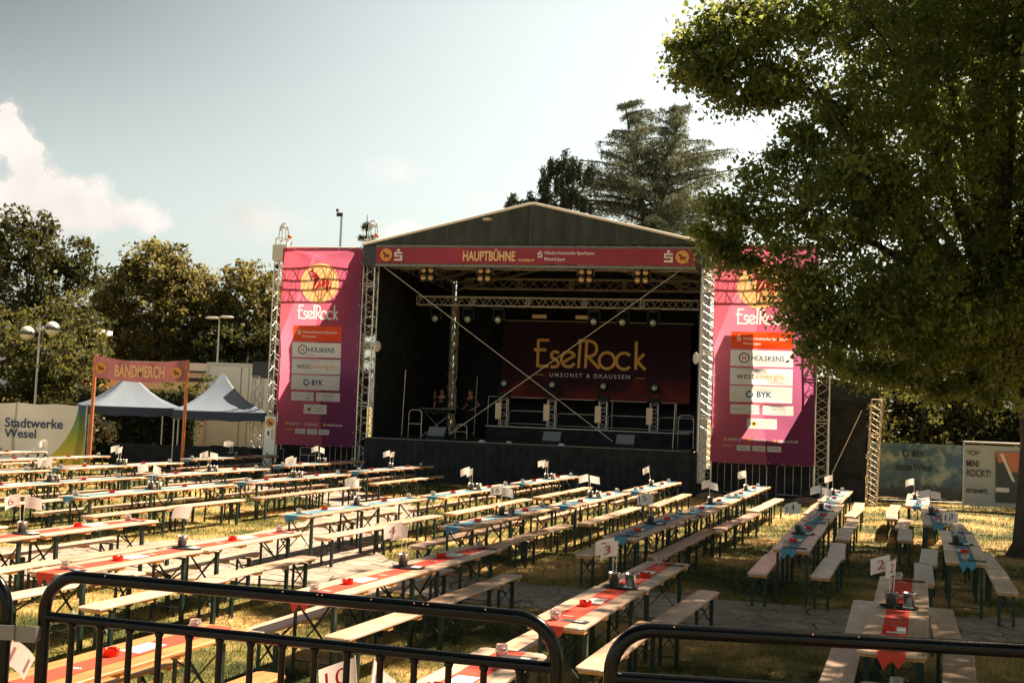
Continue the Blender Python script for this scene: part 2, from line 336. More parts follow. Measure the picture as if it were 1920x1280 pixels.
M_black = mat('black_cloth', (.024,.027,.029), .95, var=.45, scale=3, bump=.3, bscale=6, spec=.15)
M_rail = mat('barrier_black', (.002,.003,.004), .22, .0, spec=.22, bump=.06, bscale=50)
M_rust = mat('barrier_chips', (.5,.2,.1), .7)
M_alu = mat('truss_aluminium', (.62,.60,.56), .36, .75, var=.12, scale=9)
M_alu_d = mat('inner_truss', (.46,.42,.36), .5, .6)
M_steel = mat('zinc_steel', (.42,.43,.43), .4, .8)
M_gable = mat('gable_mesh', (.034,.041,.039), .9, var=.5, scale=1.6, bump=.6, bscale=2, stretch=(2.5,1,.6))
M_edgew = mat('roof_edge', (.75,.72,.66), .6)
M_floor = mat('stage_floor', (.02,.02,.02), .7)
M_bw = mat('banner_white', (.82,.82,.82), .6, trans=.6, bump=.12, bscale=1.3)
M_bo = mat('banner_orange', (.80,.075,.01), .6, trans=.5)
M_letter_w = mat('letter_white', (.95,.95,.93), .6, trans=.5)
M_letter_y = mat('letter_cream', (.92,.66,.34), .6, trans=.3)
M_gold = mat('letter_gold', (.95,.52,.08), .5)
M_navy = mat('letter_navy', (.02,.05,.13), .7)
M_dark = mat('letter_dark', (.03,.03,.035), .7)
M_orl = mat('letter_orange', (.80,.30,.05), .7, trans=.2)
M_grey = mat('letter_grey', (.35,.37,.39), .7)
M_yel = mat('emblem_yellow', (.85,.45,.10), .6, trans=.35)
M_maroon = mat('emblem_maroon', (.22,.02,.03), .7, trans=.15)
M_emred = mat('emblem_red', (.50,.03,.04), .7, trans=.35)

def banner_mat():
    m = bpy.data.materials.new('banner_magenta'); m.use_nodes = True; nt = m.node_tree; N = nt.nodes; L = nt.links; b = N['Principled BSDF']; o = N['Material Output']
    tc = N.new('ShaderNodeTexCoord'); sp = N.new('ShaderNodeSeparateXYZ'); L.new(tc.outputs['Object'], sp.inputs[0])
    def mth(op, a, b_=None, clamp=False):
        n = N.new('ShaderNodeMath'); n.operation = op; n.use_clamp = clamp
        for i, v in enumerate((a, b_)):
            if v is None: continue
            if isinstance(v, (int, float)): n.inputs[i].default_value = v
            else: L.new(v, n.inputs[i])
        return n.outputs[0]
    def mix(f, a, b_):
        n = N.new('ShaderNodeMix'); n.data_type = 'RGBA'
        L.new(f, n.inputs[0]) if not isinstance(f, float) else setattr(n.inputs[0], 'default_value', f)
        for i, v in ((6, a), (7, b_)):
            if isinstance(v, tuple): n.inputs[i].default_value = v
            else: L.new(v, n.inputs[i])
        return n.outputs[2]
    X, Z = sp.outputs[0], sp.outputs[2]
    nz = N.new('ShaderNodeTexNoise'); nz.inputs['Scale'].default_value = .9; L.new(tc.outputs['Object'], nz.inputs['Vector'])
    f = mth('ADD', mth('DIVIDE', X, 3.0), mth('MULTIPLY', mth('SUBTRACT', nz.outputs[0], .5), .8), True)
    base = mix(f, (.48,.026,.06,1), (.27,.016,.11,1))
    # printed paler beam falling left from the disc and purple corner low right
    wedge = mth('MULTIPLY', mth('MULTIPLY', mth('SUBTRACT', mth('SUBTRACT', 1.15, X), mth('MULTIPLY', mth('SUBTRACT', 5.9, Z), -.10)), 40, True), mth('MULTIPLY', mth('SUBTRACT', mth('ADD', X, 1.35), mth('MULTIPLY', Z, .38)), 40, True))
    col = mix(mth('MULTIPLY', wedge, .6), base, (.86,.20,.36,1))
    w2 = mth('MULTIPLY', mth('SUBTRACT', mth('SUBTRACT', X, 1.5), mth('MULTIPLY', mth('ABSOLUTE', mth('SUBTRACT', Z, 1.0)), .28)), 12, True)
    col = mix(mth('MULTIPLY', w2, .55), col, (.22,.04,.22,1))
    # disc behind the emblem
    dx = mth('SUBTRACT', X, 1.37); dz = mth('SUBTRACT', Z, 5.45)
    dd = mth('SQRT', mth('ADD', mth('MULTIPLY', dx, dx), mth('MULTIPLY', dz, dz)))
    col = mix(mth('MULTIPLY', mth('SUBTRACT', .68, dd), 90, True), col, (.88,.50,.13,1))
    L.new(col, b.inputs['Base Color']); b.inputs['Roughness'].default_value = .6
    bp = N.new('ShaderNodeBump'); bp.inputs['Strength'].default_value = .12; bp.inputs['Distance'].default_value = .1; L.new(nz.outputs[0], bp.inputs['Height']); L.new(bp.outputs[0], b.inputs['Normal'])
    tcl = mix(.25, col, (1.0,.42,.55,1)); t = N.new('ShaderNodeBsdfTranslucent'); L.new(tcl, t.inputs[0]); mx = N.new('ShaderNodeMixShader'); mx.inputs[0].default_value = .70
    L.new(b.outputs[0], mx.inputs[1]); L.new(t.outputs[0], mx.inputs[2]); L.new(mx.outputs[0], o.inputs[0]); return m
M_ban = banner_mat()

def grass_mat(name, island=False):
    m = bpy.data.materials.new(name); m.use_nodes = True; nt = m.node_tree; N = nt.nodes; L = nt.links; b = N['Principled BSDF']; o = N['Material Output']
    g = N.new('ShaderNodeNewGeometry')
    n = N.new('ShaderNodeTexNoise'); n.inputs['Scale'].default_value = .45; n.inputs['Detail'].default_value = 6; n.inputs['Roughness'].default_value = .65; L.new(g.outputs['Position'], n.inputs['Vector'])
    r = N.new('ShaderNodeValToRGB'); e = r.color_ramp.elements
    e[0].position = .40; e[0].color = (.042,.056,.014,1); e[1].position = .60; e[1].color = (.50,.335,.14,1)
    x = e.new(.5); x.color = (.19,.165,.045,1); L.new(n.outputs[0], r.inputs[0]); c = r.outputs[0]
    h = N.new('ShaderNodeHueSaturation'); L.new(c, h.inputs['Color'])
    mr = N.new('ShaderNodeMapRange'); mr.inputs[3].default_value = .55; mr.inputs[4].default_value = 1.5
    if island: L.new(g.outputs['Random Per Island'], mr.inputs[0])
    else:
        n2 = N.new('ShaderNodeTexNoise'); n2.inputs['Scale'].default_value = 30; n2.inputs['Detail'].default_value = 5; L.new(g.outputs['Position'], n2.inputs['Vector']); L.new(n2.outputs[0], mr.inputs[0]); mr.inputs[1].default_value = .3; mr.inputs[2].default_value = .7
        bp = N.new('ShaderNodeBump'); bp.inputs['Strength'].default_value = .8; bp.inputs['Distance'].default_value = .03; L.new(n2.outputs[0], bp.inputs['Height']); L.new(bp.outputs[0], b.inputs['Normal'])
    L.new(mr.outputs[0], h.inputs['Value']); L.new(h.outputs[0], b.inputs['Base Color']); b.inputs['Roughness'].default_value = .8; b.inputs['Specular IOR Level'].default_value = .25
    if island:
        t = N.new('ShaderNodeBsdfTranslucent'); L.new(h.outputs[0], t.inputs[0]); mx = N.new('ShaderNodeMixShader'); mx.inputs[0].default_value = .35
        L.new(b.outputs[0], mx.inputs[1]); L.new(t.outputs[0], mx.inputs[2]); L.new(mx.outputs[0], o.inputs[0])
    return m
M_ground = grass_mat('lawn'); M_blade = grass_mat('grass_blades', True)
def path_mat():
    m = bpy.data.materials.new('path_stone'); m.use_nodes = True; nt = m.node_tree; N = nt.nodes; L = nt.links; b = N['Principled BSDF']
    g = N.new('ShaderNodeNewGeometry'); nz = N.new('ShaderNodeTexNoise'); nz.inputs['Scale'].default_value = 1.6; L.new(g.outputs['Position'], nz.inputs['Vector'])
    vm = N.new('ShaderNodeVectorMath'); vm.operation = 'SCALE'; vm.inputs['Scale'].default_value = .22; L.new(nz.outputs['Color'], vm.inputs[0])
    ad = N.new('ShaderNodeVectorMath'); L.new(g.outputs['Position'], ad.inputs[0]); L.new(vm.outputs[0], ad.inputs[1])
    mp = N.new('ShaderNodeMapping'); mp.inputs['Scale'].default_value = (1, 1, 0); L.new(ad.outputs[0], mp.inputs[0])
    v = N.new('ShaderNodeTexVoronoi'); v.feature = 'DISTANCE_TO_EDGE'; v.inputs['Scale'].default_value = 2.1; v.inputs['Randomness'].default_value = .7; L.new(mp.outputs[0], v.inputs['Vector'])
    v2 = N.new('ShaderNodeTexVoronoi'); v2.inputs['Scale'].default_value = 2.1; v2.inputs['Randomness'].default_value = .7; L.new(mp.outputs[0], v2.inputs['Vector'])
    mr = N.new('ShaderNodeMapRange'); mr.inputs[1].default_value = .004; mr.inputs[2].default_value = .022; L.new(v.outputs['Distance'], mr.inputs[0])
    n2 = N.new('ShaderNodeTexNoise'); n2.inputs['Scale'].default_value = 9; n2.inputs['Detail'].default_value = 8; L.new(g.outputs['Position'], n2.inputs['Vector'])
    r = N.new('ShaderNodeValToRGB'); r.color_ramp.elements[0].position = .3; r.color_ramp.elements[0].color = (.20,.165,.135,1); r.color_ramp.elements[1].position = .7; r.color_ramp.elements[1].color = (.40,.32,.26,1); L.new(n2.outputs[0], r.inputs[0])
    h = N.new('ShaderNodeHueSaturation'); L.new(r.outputs[0], h.inputs['Color']); sx = N.new('ShaderNodeSeparateColor'); L.new(v2.outputs['Color'], sx.inputs[0])
    m2 = N.new('ShaderNodeMapRange'); m2.inputs[3].default_value = .8; m2.inputs[4].default_value = 1.15; L.new(sx.outputs[0], m2.inputs[0]); L.new(m2.outputs[0], h.inputs['Value'])
    mx = N.new('ShaderNodeMix'); mx.data_type = 'RGBA'; L.new(mr.outputs[0], mx.inputs[0]); mx.inputs[6].default_value = (.045,.038,.025,1); L.new(h.outputs[0], mx.inputs[7]); L.new(mx.outputs[2], b.inputs['Base Color'])
    bp = N.new('ShaderNodeBump'); bp.inputs['Strength'].default_value = .6; bp.inputs['Distance'].default_value = .02; L.new(mr.outputs[0], bp.inputs['Height'])
    b2 = N.new('ShaderNodeBump'); b2.inputs['Strength'].default_value = .4; b2.inputs['Distance'].default_value = .01; L.new(n2.outputs[0], b2.inputs['Height']); L.new(bp.outputs[0], b2.inputs['Normal']); L.new(b2.outputs[0], b.inputs['Normal'])
    b.inputs['Roughness'].default_value = .8; return m
M_path = path_mat()

# ------------------------------------------------------------------ ground, path, grass
struct(MB().add([(-900,-300,0),(900,-300,0),(900,1200,0),(-900,1200,0)], [(0,1,2,3)]).build('ground', M_ground))
rnd = random.Random(4)
low = [(9,11.4),(7.2,12.0),(5.72,12.28),(4.59,12.72),(3.25,12.92),(2.27,13.3),(1.18,13.83),(.46,14.0),(-.48,14.2),(-1.5,14.75),(-2.2,14.95),(-2.86,14.95),(-3.39,15.05),(-4.4,15.2),(-5.2,15.1),(-6.33,14.5),(-8,14.6),(-12,15.0),(-18,16.0)]
upp = [(-18,19.0),(-12,18.2),(-7.85,17.6),(-6.97,18.2),(-5.99,18.9),(-5.1,19.6),(-4.6,20.8),(-4.2,22.5),(-3.9,24.5),(-4.2,27.0),(-6.0,30),(-12,34),(-12,36),(-5,32.5),(-2.6,29),(-1.9,25.5),(-2.0,22.5),(-2.2,20.5),(-2.1,18.6),(-1.6,17.4),(-.9,16.6),(.13,16.03),(.88,15.68),(2.28,15.6),(2.87,15.16),(4.54,14.71),(5.15,14.3),(6.8,14.6),(9,13.9)]
def rough(poly, seed):
    rn = random.Random(seed); out = []
    for i in range(len(poly)-1):
        a = Vector(poly[i]); b = Vector(poly[i+1]); k = max(1, int((b-a).length/.28)); nn = Vector((-(b-a).y, (b-a).x)).normalized()
        for j in range(k): out.append(tuple(a.lerp(b, j/k)+nn*rn.uniform(-.06, .06)))
    out.append(poly[-1]); return out
PATH = rough(low, 1)+rough(upp, 2)
def build_path():
    bm = bmesh.new(); vs_ = [bm.verts.new((x, y, .022)) for x, y in PATH]; f = bm.faces.new(vs_)
    ex = bmesh.ops.extrude_face_region(bm, geom=[f]); 
    for v in [g for g in ex['geom'] if isinstance(g, bmesh.types.BMVert)]: v.co.z = -.02
    bmesh.ops.recalc_face_normals(bm, faces=bm.faces); bmesh.ops.triangulate(bm, faces=bm.faces)
    me = bpy.data.meshes.new('path'); bm.to_mesh(me); bm.free(); me.materials.append(M_path)
    o = bpy.data.objects.new('path', me); C.objects.link(o); struct(o)
build_path()
def in_poly(P, poly):
    x, y = P[:, 0], P[:, 1]; c = np.zeros(len(P), bool); n = len(poly)
    for i in range(n):
        x1, y1 = poly[i]; x2, y2 = poly[(i+1) % n]
        if y1 == y2: continue
        k = ((y1 > y) != (y2 > y)) & (x < (x2-x1)*(y-y1)/(y2-y1)+x1); c ^= k
    return c
def build_grass():
    rng = np.random.default_rng(5); V = []
    for y0, y1, dens, h, w in ((6, 11, 1500, .045, .007), (11, 17, 700, .05, .010), (17, 28, 260, .055, .016), (28, 37, 110, .06, .024)):
        x0 = -(y1*.47+.5); x1 = y1*.5+.5; n = int((x1-x0)*(y1-y0)*dens)
        P = np.stack([rng.uniform(x0, x1, n), rng.uniform(y0, y1, n)], 1)
        keep = (np.abs(P[:, 0]) < P[:, 1]*.5+.6) & ~in_poly(P, PATH); P = P[keep]; n = len(P)
        a = rng.uniform(0, 2*np.pi, n); lean = rng.normal(0, .5, (n, 2))*h; hh = h*rng.uniform(.5, 1.4, n)
        A = np.stack([P[:, 0]-np.cos(a)*w/2, P[:, 1]-np.sin(a)*w/2, np.full(n, .0)], 1); B = np.stack([P[:, 0]+np.cos(a)*w/2, P[:, 1]+np.sin(a)*w/2, np.full(n, .0)], 1)
        T = np.stack([P[:, 0]+lean[:, 0], P[:, 1]+lean[:, 1], hh], 1)
        V.append(np.stack([A, B, T], 1).reshape(-1, 3))
    me = fast_mesh('grass', np.concatenate(V), 3, M_blade); o = bpy.data.objects.new('grass', me); C.objects.link(o)
    struct(o, 'stuff'); o['label'] = 'short sunburnt grass of the lawn'
build_grass()

# ------------------------------------------------------------------ trees
M_bark = mat('bark', (.045,.033,.025), .95, var=.35, scale=5, bump=.9, bscale=9, stretch=(1, 1, .25))
M_oakleaf = mat('oak_leaf', (.016,.032,.012), .45, island=.7, trans=.44, tcol=(.44,.50,.11), spec=.35)
M_darkleaf = mat('dark_leaf', (.020,.028,.012), .55, island=.5, trans=.25, tcol=(.15,.15,.035), spec=.25)
M_goldleaf = mat('golden_leaf', (.050,.053,.020), .6, island=.55, trans=.36, tcol=(.36,.31,.09), spec=.25)
M_midleaf = mat('green_leaf', (.028,.036,.014), .55, island=.55, trans=.30, tcol=(.24,.23,.05), spec=.25)
M_cedar = mat('cedar_needles', (.15,.175,.115), .7, island=.4, trans=.15)
M_pine = mat('pine_needles', (.035,.052,.026), .7, island=.4)
M_fruit = mat('red_leaf', (.12,.05,.02), .5, island=.3, trans=.3)
def tree(name, label, blobs, base, trunk_r, m, nclump, nleaf, size, cr_, seed, cat='tree', group=None, limbs=6, flat=.7, shell=.45, extra=None, gap=-.45):
    rng = np.random.default_rng(seed); t = thing(name, label, cat, (base[0], base[1], 0), 0, group)
    bl = [(x-base[0], y-base[1], z, rx, ry, rz, w) for x, y, z, rx, ry, rz, w in blobs]
    P, cents = blob_points(rng, bl, nclump, nleaf, cr_, flat, shell, gap)
    if extra is not None: P = np.concatenate([P, extra-np.array((base[0], base[1], 0))])
    P[:, 2] = np.maximum(P[:, 2], .05)
    o = bpy.data.objects.new('crown', leaves(rng, P, size, m)); C.objects.link(o); o.parent = t
    top = max(b[2] for b in bl); mb = MB()
    mz = sum(b[2] for b in bl)/len(bl); cx = sum(b[0] for b in bl)/len(bl)*.4; cy = sum(b[1] for b in bl)/len(bl)*.4
    mb.path([(0,0,-.1),(0,0,.25),(.04*top*.1,0,mz*.35),(cx*.6,cy*.6,mz*.7),(cx,cy,top)], 1, 9, rs=[trunk_r*1.5,trunk_r*1.1,trunk_r*.9,trunk_r*.7,trunk_r*.15])
    idx = rng.permutation(len(cents))[:limbs]
    for i in idx:
        e = cents[i]; s0 = Vector((cx*.6, cy*.6, mz*(.45+.35*rng.random()))); e = Vector(e); md = s0.lerp(e, .55)+Vector((0,0,-.08*(e-s0).length))
        mb.path([s0, md, e], 1, 5, rs=[trunk_r*.20, trunk_r*.10, trunk_r*.03])
    for b in [q_ for q_ in bl if q_[6] > .045]:
        s0 = Vector((cx*.5, cy*.5, mz*.6)); e = Vector((b[0], b[1], b[2])); mb.path([s0, s0.lerp(e, .5)+Vector((0,0,.3)), e], 1, 6, rs=[trunk_r*.34, trunk_r*.16, trunk_r*.04])
    big = [q_ for q_ in bl if q_[6] > .045]
    for b in bl:
        if b[6] > .045: continue
        e = Vector(b[:3]); c_ = min(big, key=lambda q_: (Vector(q_[:3])-e).length); s0 = Vector(c_[:3]); mb.path([s0, s0.lerp(e, .5)+Vector((0,0,.12)), e], 1, 4, rs=[.022, .013, .006])
        for k in range(3): mb.tube(e, e+Vector(rng.normal(0, .22, 3)), .006, 3, r1=.003, caps=False)
    mb.build('trunk', M_bark, t); return t

# the big oak on the right
oak = [(11.8,21,10.8,5.8,6.4,6.6,4.6),(8.6,20,8.6,3.2,3.4,3.8,.62),(5.0,18.6,6.05,1.6,2.0,1.2,.13),(6.1,19,5.2,1.5,1.8,.95,.12),(4.1,18.8,5.65,.75,1.0,.55,.03),(3.9,17.2,8.4,1.15,1.2,.42,.05),(3.0,17.1,7.95,.5,.5,.22,.012),(3.75,17.2,7.7,.35,.5,.35,.012),(4.3,17.4,8.9,.8,.9,.5,.03),(3.2,17,8.15,.5,.6,.3,.02),(3.95,17,7.65,.5,.6,.3,.02),
       (6.8,18.5,10.2,1.9,2.5,2.4,.24),(7.0,19.5,4.6,1.8,2.0,.85,.15),(9.6,20.5,5.4,3.0,3.0,1.6,.4),(5.7,19.5,4.45,1.2,1.4,.6,.06),(7.5,20,4.15,2.0,2.0,.9,.18),(9.2,20.5,4.3,2.0,2.0,1.3,.3),(8.4,19.3,11.0,3.2,3.2,2.6,.7),(12.3,18.5,9.0,3.5,3,4.2,2.2),(13.5,22,7,4,4,3.5,1.2),(6.1,18.3,8.9,.9,1.2,1.0,.05),(5.6,18.5,6.3,1.2,1.4,.8,.07),(6.2,18.5,7.0,1.5,2.0,1.3,.2)]
# ragged sprigs round the outer edge of the crown
for x_, y_, z_ in [(3.33,18.6,6.05),(3.28,18.7,5.5),(3.5,18.8,5.25),(3.9,18.9,5.05),(4.5,19.1,4.9),(5.2,19.3,4.3),(5.4,19.6,3.7),(5.8,19.8,3.45),(6.3,20,3.4),(4.0,18.5,6.5),(4.5,18.6,6.9),(4.7,18.4,7.3),(3.6,18.4,5.8),(5.1,19,4.75),(5.6,19.3,4.05),(6.7,20,3.4),(7.2,20,3.3),(7.7,20,3.15),(8.2,20,3.2),(8.8,20,3.0),(2.55,17.2,8.2),(2.65,17.1,7.85),(3.1,17.1,7.75),(3.3,17.2,7.55),(2.85,17,8.45),(3.1,17,8.7),(3.6,17.2,8.8),(4.0,17.3,8.5),(4.1,17.3,8.05),(4.5,17.6,7.75),(3.8,17.4,7.6),(4.8,17.8,8.9),(4.9,18.2,9.8),(4.6,18.0,10.3),(5.2,18,7.6)]:
    oak.append((x_, y_, z_, .24, .35, .2, .013))
tree('oak_tree', 'huge dark oak overhanging the right banner, its trunk cut by the right picture edge', oak, (10.35,21.6), .46, M_oakleaf, 560, 96, .092, .40, 11, limbs=24, flat=.7, gap=-.58)
tree('shade_tree', 'leafy tree beside the right foreground tables, outside the picture, casting dappled shade', [(10.4,9.6,9.2,4.6,4.3,3.2,1.3),(10.0,13.8,8.8,3.5,3.2,2.8,1.0),(15.5,15.5,9.5,4.5,4.5,3.5,1.3),(7.8,10.2,9.8,2.6,2.4,1.6,.5)], (11.5,11.0), .3, M_oakleaf, 330, 44, .19, .6, 12)
# dark woods behind the right-hand signs
for i, (x, y, z, r, h) in enumerate([(15.5,43,3.4,3.6,3.6),(19.5,41,4.5,4.0,4.6),(23.5,38,5,4.2,5.2),(27,34,6,4.5,6)]):
    lb = ['dense dark tree behind the black stage wing', 'dense dark tree behind the green slogan banner', 'dense dark tree behind the white slogan banner', 'dense dark tree at the far right behind the oak trunk'][i]
    tree('broadleaf_tree', lb, [(x,y,z+1.5,r,2.6,h,1),(x+1,y-1,1.6,r,1.6,1.9,.7),(x-1,y-1,2.6,r,1.6,2.2,.6)], (x,y), .25, M_darkleaf, 330, 44, .20, .55, 20+i, group='dark trees behind the signs on the right')
tree('shrub', 'leafy shrub with sunlit leaves above the green slogan banner', [(13.3,36.6,2.6,2.2,1.0,1.5,1),(14.8,36.8,3.6,1.5,1.0,1.2,.5)], (13.6,36.9), .06, M_midleaf, 70, 26, .16, .4, 31, 'shrub')
tree('shrub', 'reddish shrub between the stage wing and the green slogan banner', [(11.9,36.9,3.2,.7,.7,1.3,1)], (12.0,37.0), .05, M_fruit, 26, 22, .13, .3, 32, 'shrub')
# left background
tree('broadleaf_tree', 'tallest dark tree at the far left with open branches against the sky', [(-22.8,52,7.5,3.0,2.5,3.4,1.2),(-24.5,52,6.5,3,2.5,3.5,.9),(-21.3,52,9.2,1.5,1.4,1.7,.35),(-23.4,52,10.4,.9,.9,.8,.14),(-20.3,52,8.2,1.1,1,.8,.14),(-21.2,52,4.6,2.4,2,2.2,.6)], (-22.6,52), .3, M_darkleaf, 170, 40, .22, .5, 41, limbs=24, flat=.8)
tree('broadleaf_tree', 'broad round tree with golden top, left of centre behind the market tents', [(-19.3,60,6.9,3.5,3,3.6,1.4),(-17.4,59.5,6.2,2.2,2.0,2.8,.8),(-21.3,60,6.0,2,2,3.0,.6),(-19.0,59,9.2,1.8,1.6,1.7,.35)], (-19.3,60), .35, M_goldleaf, 330, 44, .22, .55, 42)
tree('broadleaf_tree', 'golden brown tree just left of the left banner tower', [(-14.2,60,6.6,2.6,2.2,3.4,1.2),(-15.8,60,5.6,2.0,1.6,2.4,.6),(-12.4,60,6.2,1.8,1.8,3.0,.6)], (-14.2,58), .3, M_goldleaf, 300, 44, .22, .5, 43)
tree('broadleaf_tree', 'low green tree between the double globe lamp and the market sign', [(-18.9,48,3.0,1.5,2,2.6,.8),(-20.2,49,4.0,2.2,2,3.0,.8)], (-19.2,48.5), .2, M_midleaf, 260, 40, .19, .42, 44)
tree('broadleaf_tree', 'leafy green tree at the left edge behind the double globe lamp', [(-20.8,45.5,3.0,2.6,1.8,3.1,1),(-18.6,45.5,2.6,1.6,1.4,2.4,.5)], (-20.0,45.8), .2, M_midleaf, 280, 40, .18, .42, 45)
tree('broadleaf_tree', 'dark tree in the gap below the golden trees behind the white truck', [(-13.2,57.5,4.9,4.2,1.2,1.5,1.0)], (-13.4,55), .2, M_darkleaf, 280, 40, .2, .5, 46)
tree('shrub', 'round green shrub between the two market tents in front of the low building', [(-12.4,44,2.5,1.5,1,.95,1)], (-12.4,44), .05, M_midleaf, 70, 26, .14, .3, 47, 'shrub')
tree('shrub', 'pale flowering shrub beside the left orange post', [(-14.7,39.6,1.2,.75,.5,.6,1)], (-14.7,39.6), .04, mat('pale_leaf', (.32,.27,.17), .6, island=.5, trans=.3), 34, 22, .12, .25, 48, 'shrub')
def hedge():
    rng = np.random.default_rng(50); t = thing('hedge', 'tall clipped dark hedge behind the two market tents', 'hedge', (-12.4, 42.2, 0))
    n = 11000; P = np.stack([rng.uniform(-4.0, .65, n), rng.uniform(-.5, .5, n), rng.uniform(.1, 2.75, n)], 1)
    k = rng.random(n) < .6; P[k, 1] = -.5+rng.normal(0, .07, k.sum())
    o = bpy.data.objects.new('foliage', leaves(rng, P, .13, M_darkleaf)); C.objects.link(o); o.parent = t
    MB().box(-3.9,.55,-.3,.4,0,2.6).build('core', mat('hedge_core', (.01,.014,.006), 1), t)
hedge()
def conifer(name, label, x, y, h, r, m, seed, size=.22, n=60, z0=.25, levels=14):
    rng = np.random.default_rng(seed); t = thing(name, label, 'tree', (x, y, 0)); P = []
    mb = MB(); mb.path([(0,0,0),(0,0,h*.5),(0,0,h)], 1, 7, rs=[h*.02, h*.012, .02])
    for L_ in range(levels):
        z = h*(z0+(1-z0)*L_/levels); rr = r*(1-L_/levels)**.8
        for k in range(7):
            a = rng.uniform(0, 6.28); e = np.array((math.cos(a)*rr, math.sin(a)*rr, z+rr*.05)); s = np.array((0,0,z))
            tt = rng.random((n, 1))**.7; P.append(s+(e-s)*tt+rng.normal(0, .1*r*.35+.03, (n, 3)))
            mb.tube(s, e, .03, 4, r1=.01, caps=False)
    o = bpy.data.objects.new('crown', leaves(rng, np.concatenate(P), size, m, asp=.3)); C.objects.link(o); o.parent = t; mb.build('trunk', M_bark, t)
conifer('conifer_tree', 'narrow conifer tip rising behind the left stage tower', -10.2, 75, 15.4, 2.2, M_pine, 61)
conifer('conifer_tree', 'small pale conifer tip above the left sponsor banner', -13.4, 72, 12.4, 1.3, M_cedar, 62, n=30)
def cedar():
    rng = np.random.default_rng(70); t = thing('cedar_tree', 'large blue cedar with layered drooping branches above the stage roof', 'tree', (7.6, 62, 0)); P = []; A = []
    mb = MB(); tops = [(-1.7, 0, 20.2), (1.6, .5, 20.2)]
    mb.path([(0,0,0),(.1,0,7),(-.1,0,13)], 1, 9, rs=[.5,.42,.34])
    for tx, ty, tz in tops: mb.path([(-.1,0,12.5),(tx*.5,ty*.5,15.5),(tx,ty,tz)], 1, 7, rs=[.26,.17,.02])
    def branch(s, az, ln, rise, droop, w):
        pts = []
        for i in range(9):
            f = i/8; pts.append(np.array((s[0]+math.cos(az)*ln*f, s[1]+math.sin(az)*ln*f, s[2]+rise*ln*f-droop*ln*f*f)))
        mb.path(pts, 1, 4, rs=[.09*w*(1-i/9)+.012 for i in range(9)])
        for i in range(1, 9):
            sub = 5 if ln > 2 else 3
            for k in range(sub):
                sa = az+rng.choice((-1, 1))*rng.uniform(.5, 1.2); l2 = ln*.30*(1.15-i/9)+.25; p = pts[i-1]+(pts[i]-pts[i-1])*rng.random()
                m_ = 11; f = rng.random((m_, 1)); d = np.array((math.cos(sa), math.sin(sa), .12)); q = p+d*l2*f; q[:, 2] -= (f[:, 0]**2)*l2*.35+rng.random(m_)*.22
                P.append(q+rng.normal(0, .045, (m_, 3)))
            m_ = 14; f = rng.random((m_, 1)); P.append(pts[i-1]+(pts[i]-pts[i-1])*f+rng.normal(0, .05, (m_, 3)))
    for z in np.arange(5.5, 13.5, .62):
        ln = 5.8-(z-5.5)*.17
        for k in range(7): branch((0,0,z+rng.uniform(-.3,.3)), rng.uniform(0, 6.28), ln*rng.uniform(.7,1.05), .30, .28, 1.2)
    for z in np.arange(11.5, 17.5, .30):
        for k in range(3):
            az = rng.choice((0., 3.14))+rng.normal(0, .7); branch((rng.uniform(-.8, .8), 0, z), az, rng.uniform(3.2, 6.2)*(1-(z-11.5)*.055), rng.uniform(.12,.40), rng.uniform(.05,.22), .8)
    for az in (3.0, 3.3): branch((-.2,0,14.0), az, 5.6, .22, .20, 1.2)
    branch((-.2,0,12.8), 2.9, 6.0, .35, .2, 1.2); branch((0,0,15.2), .1, 5.2, .35, .05, 1)
    for tx, ty, tz in tops:
        for z in np.arange(13.2, 20.1, .52):
            f = (z-12.5)/(20.2-12.5); x = tx*f; y = ty*f
            for k in range(3): branch((x, y, z), rng.uniform(0, 6.28), (5.6*(1-f)**.85+.6)*rng.uniform(.5,1.1), .42, .20, .5)
    o = bpy.data.objects.new('crown', leaves(rng, np.concatenate(P), .20, M_cedar, asp=.2, droop=.8)); C.objects.link(o); o.parent = t; mb.build('trunk', M_bark, t)
cedar()
def pine():
    rng = np.random.default_rng(80); t = thing('pine_tree', 'dark pine with upright tufts left of the cedar above the stage roof', 'tree', (2.6, 58, 0)); mb = MB(); P = []
    mb.path([(0,0,0),(0,0,8),(-.3,0,15)], 1, 8, rs=[.32,.24,.06])
    tips = [(-.35,0,16.0),(-.9,0,15.6),(-1.25,0,14.9),(.1,0,15.4),(.5,.3,15.6),(1.2,0,15.3),(-1.0,.4,14.2),(-.4,-.3,14.6),(.4,0,14.2),(-.2,0,13.6),(.9,.2,13.6),(-2.8,0,13.7),(-2.4,.2,13.4),(-3.1,.1,13.1),(-1.9,0,13.6),(-1.5,.3,13.5),(-.6,0,13.2),(-1.1,0,12.8),(-2.2,0,12.7),(0,0,12.8),(1.4,0,12.6)]
    for x, y, z in tips:
        mb.path([(-.1,0,z-2.2),(x*.7,y,z-1.1),(x,y,z)], 1, 4, rs=[.08,.05,.02])
        for k in range(5):
            dx, dy, dz = rng.normal(0,.16), rng.normal(0,.2), rng.uniform(-.7,0); m_ = 210; f = rng.random((m_,1))
            P.append(np.array((x+dx,y+dy,z+dz-.35))+np.array((0,0,.7))*f+rng.normal(0,.085,(m_,3)))
    o = bpy.data.objects.new('crown', leaves(rng, np.concatenate(P), .17, M_pine, asp=.35)); C.objects.link(o); o.parent = t; mb.build('trunk', M_bark, t)
pine()

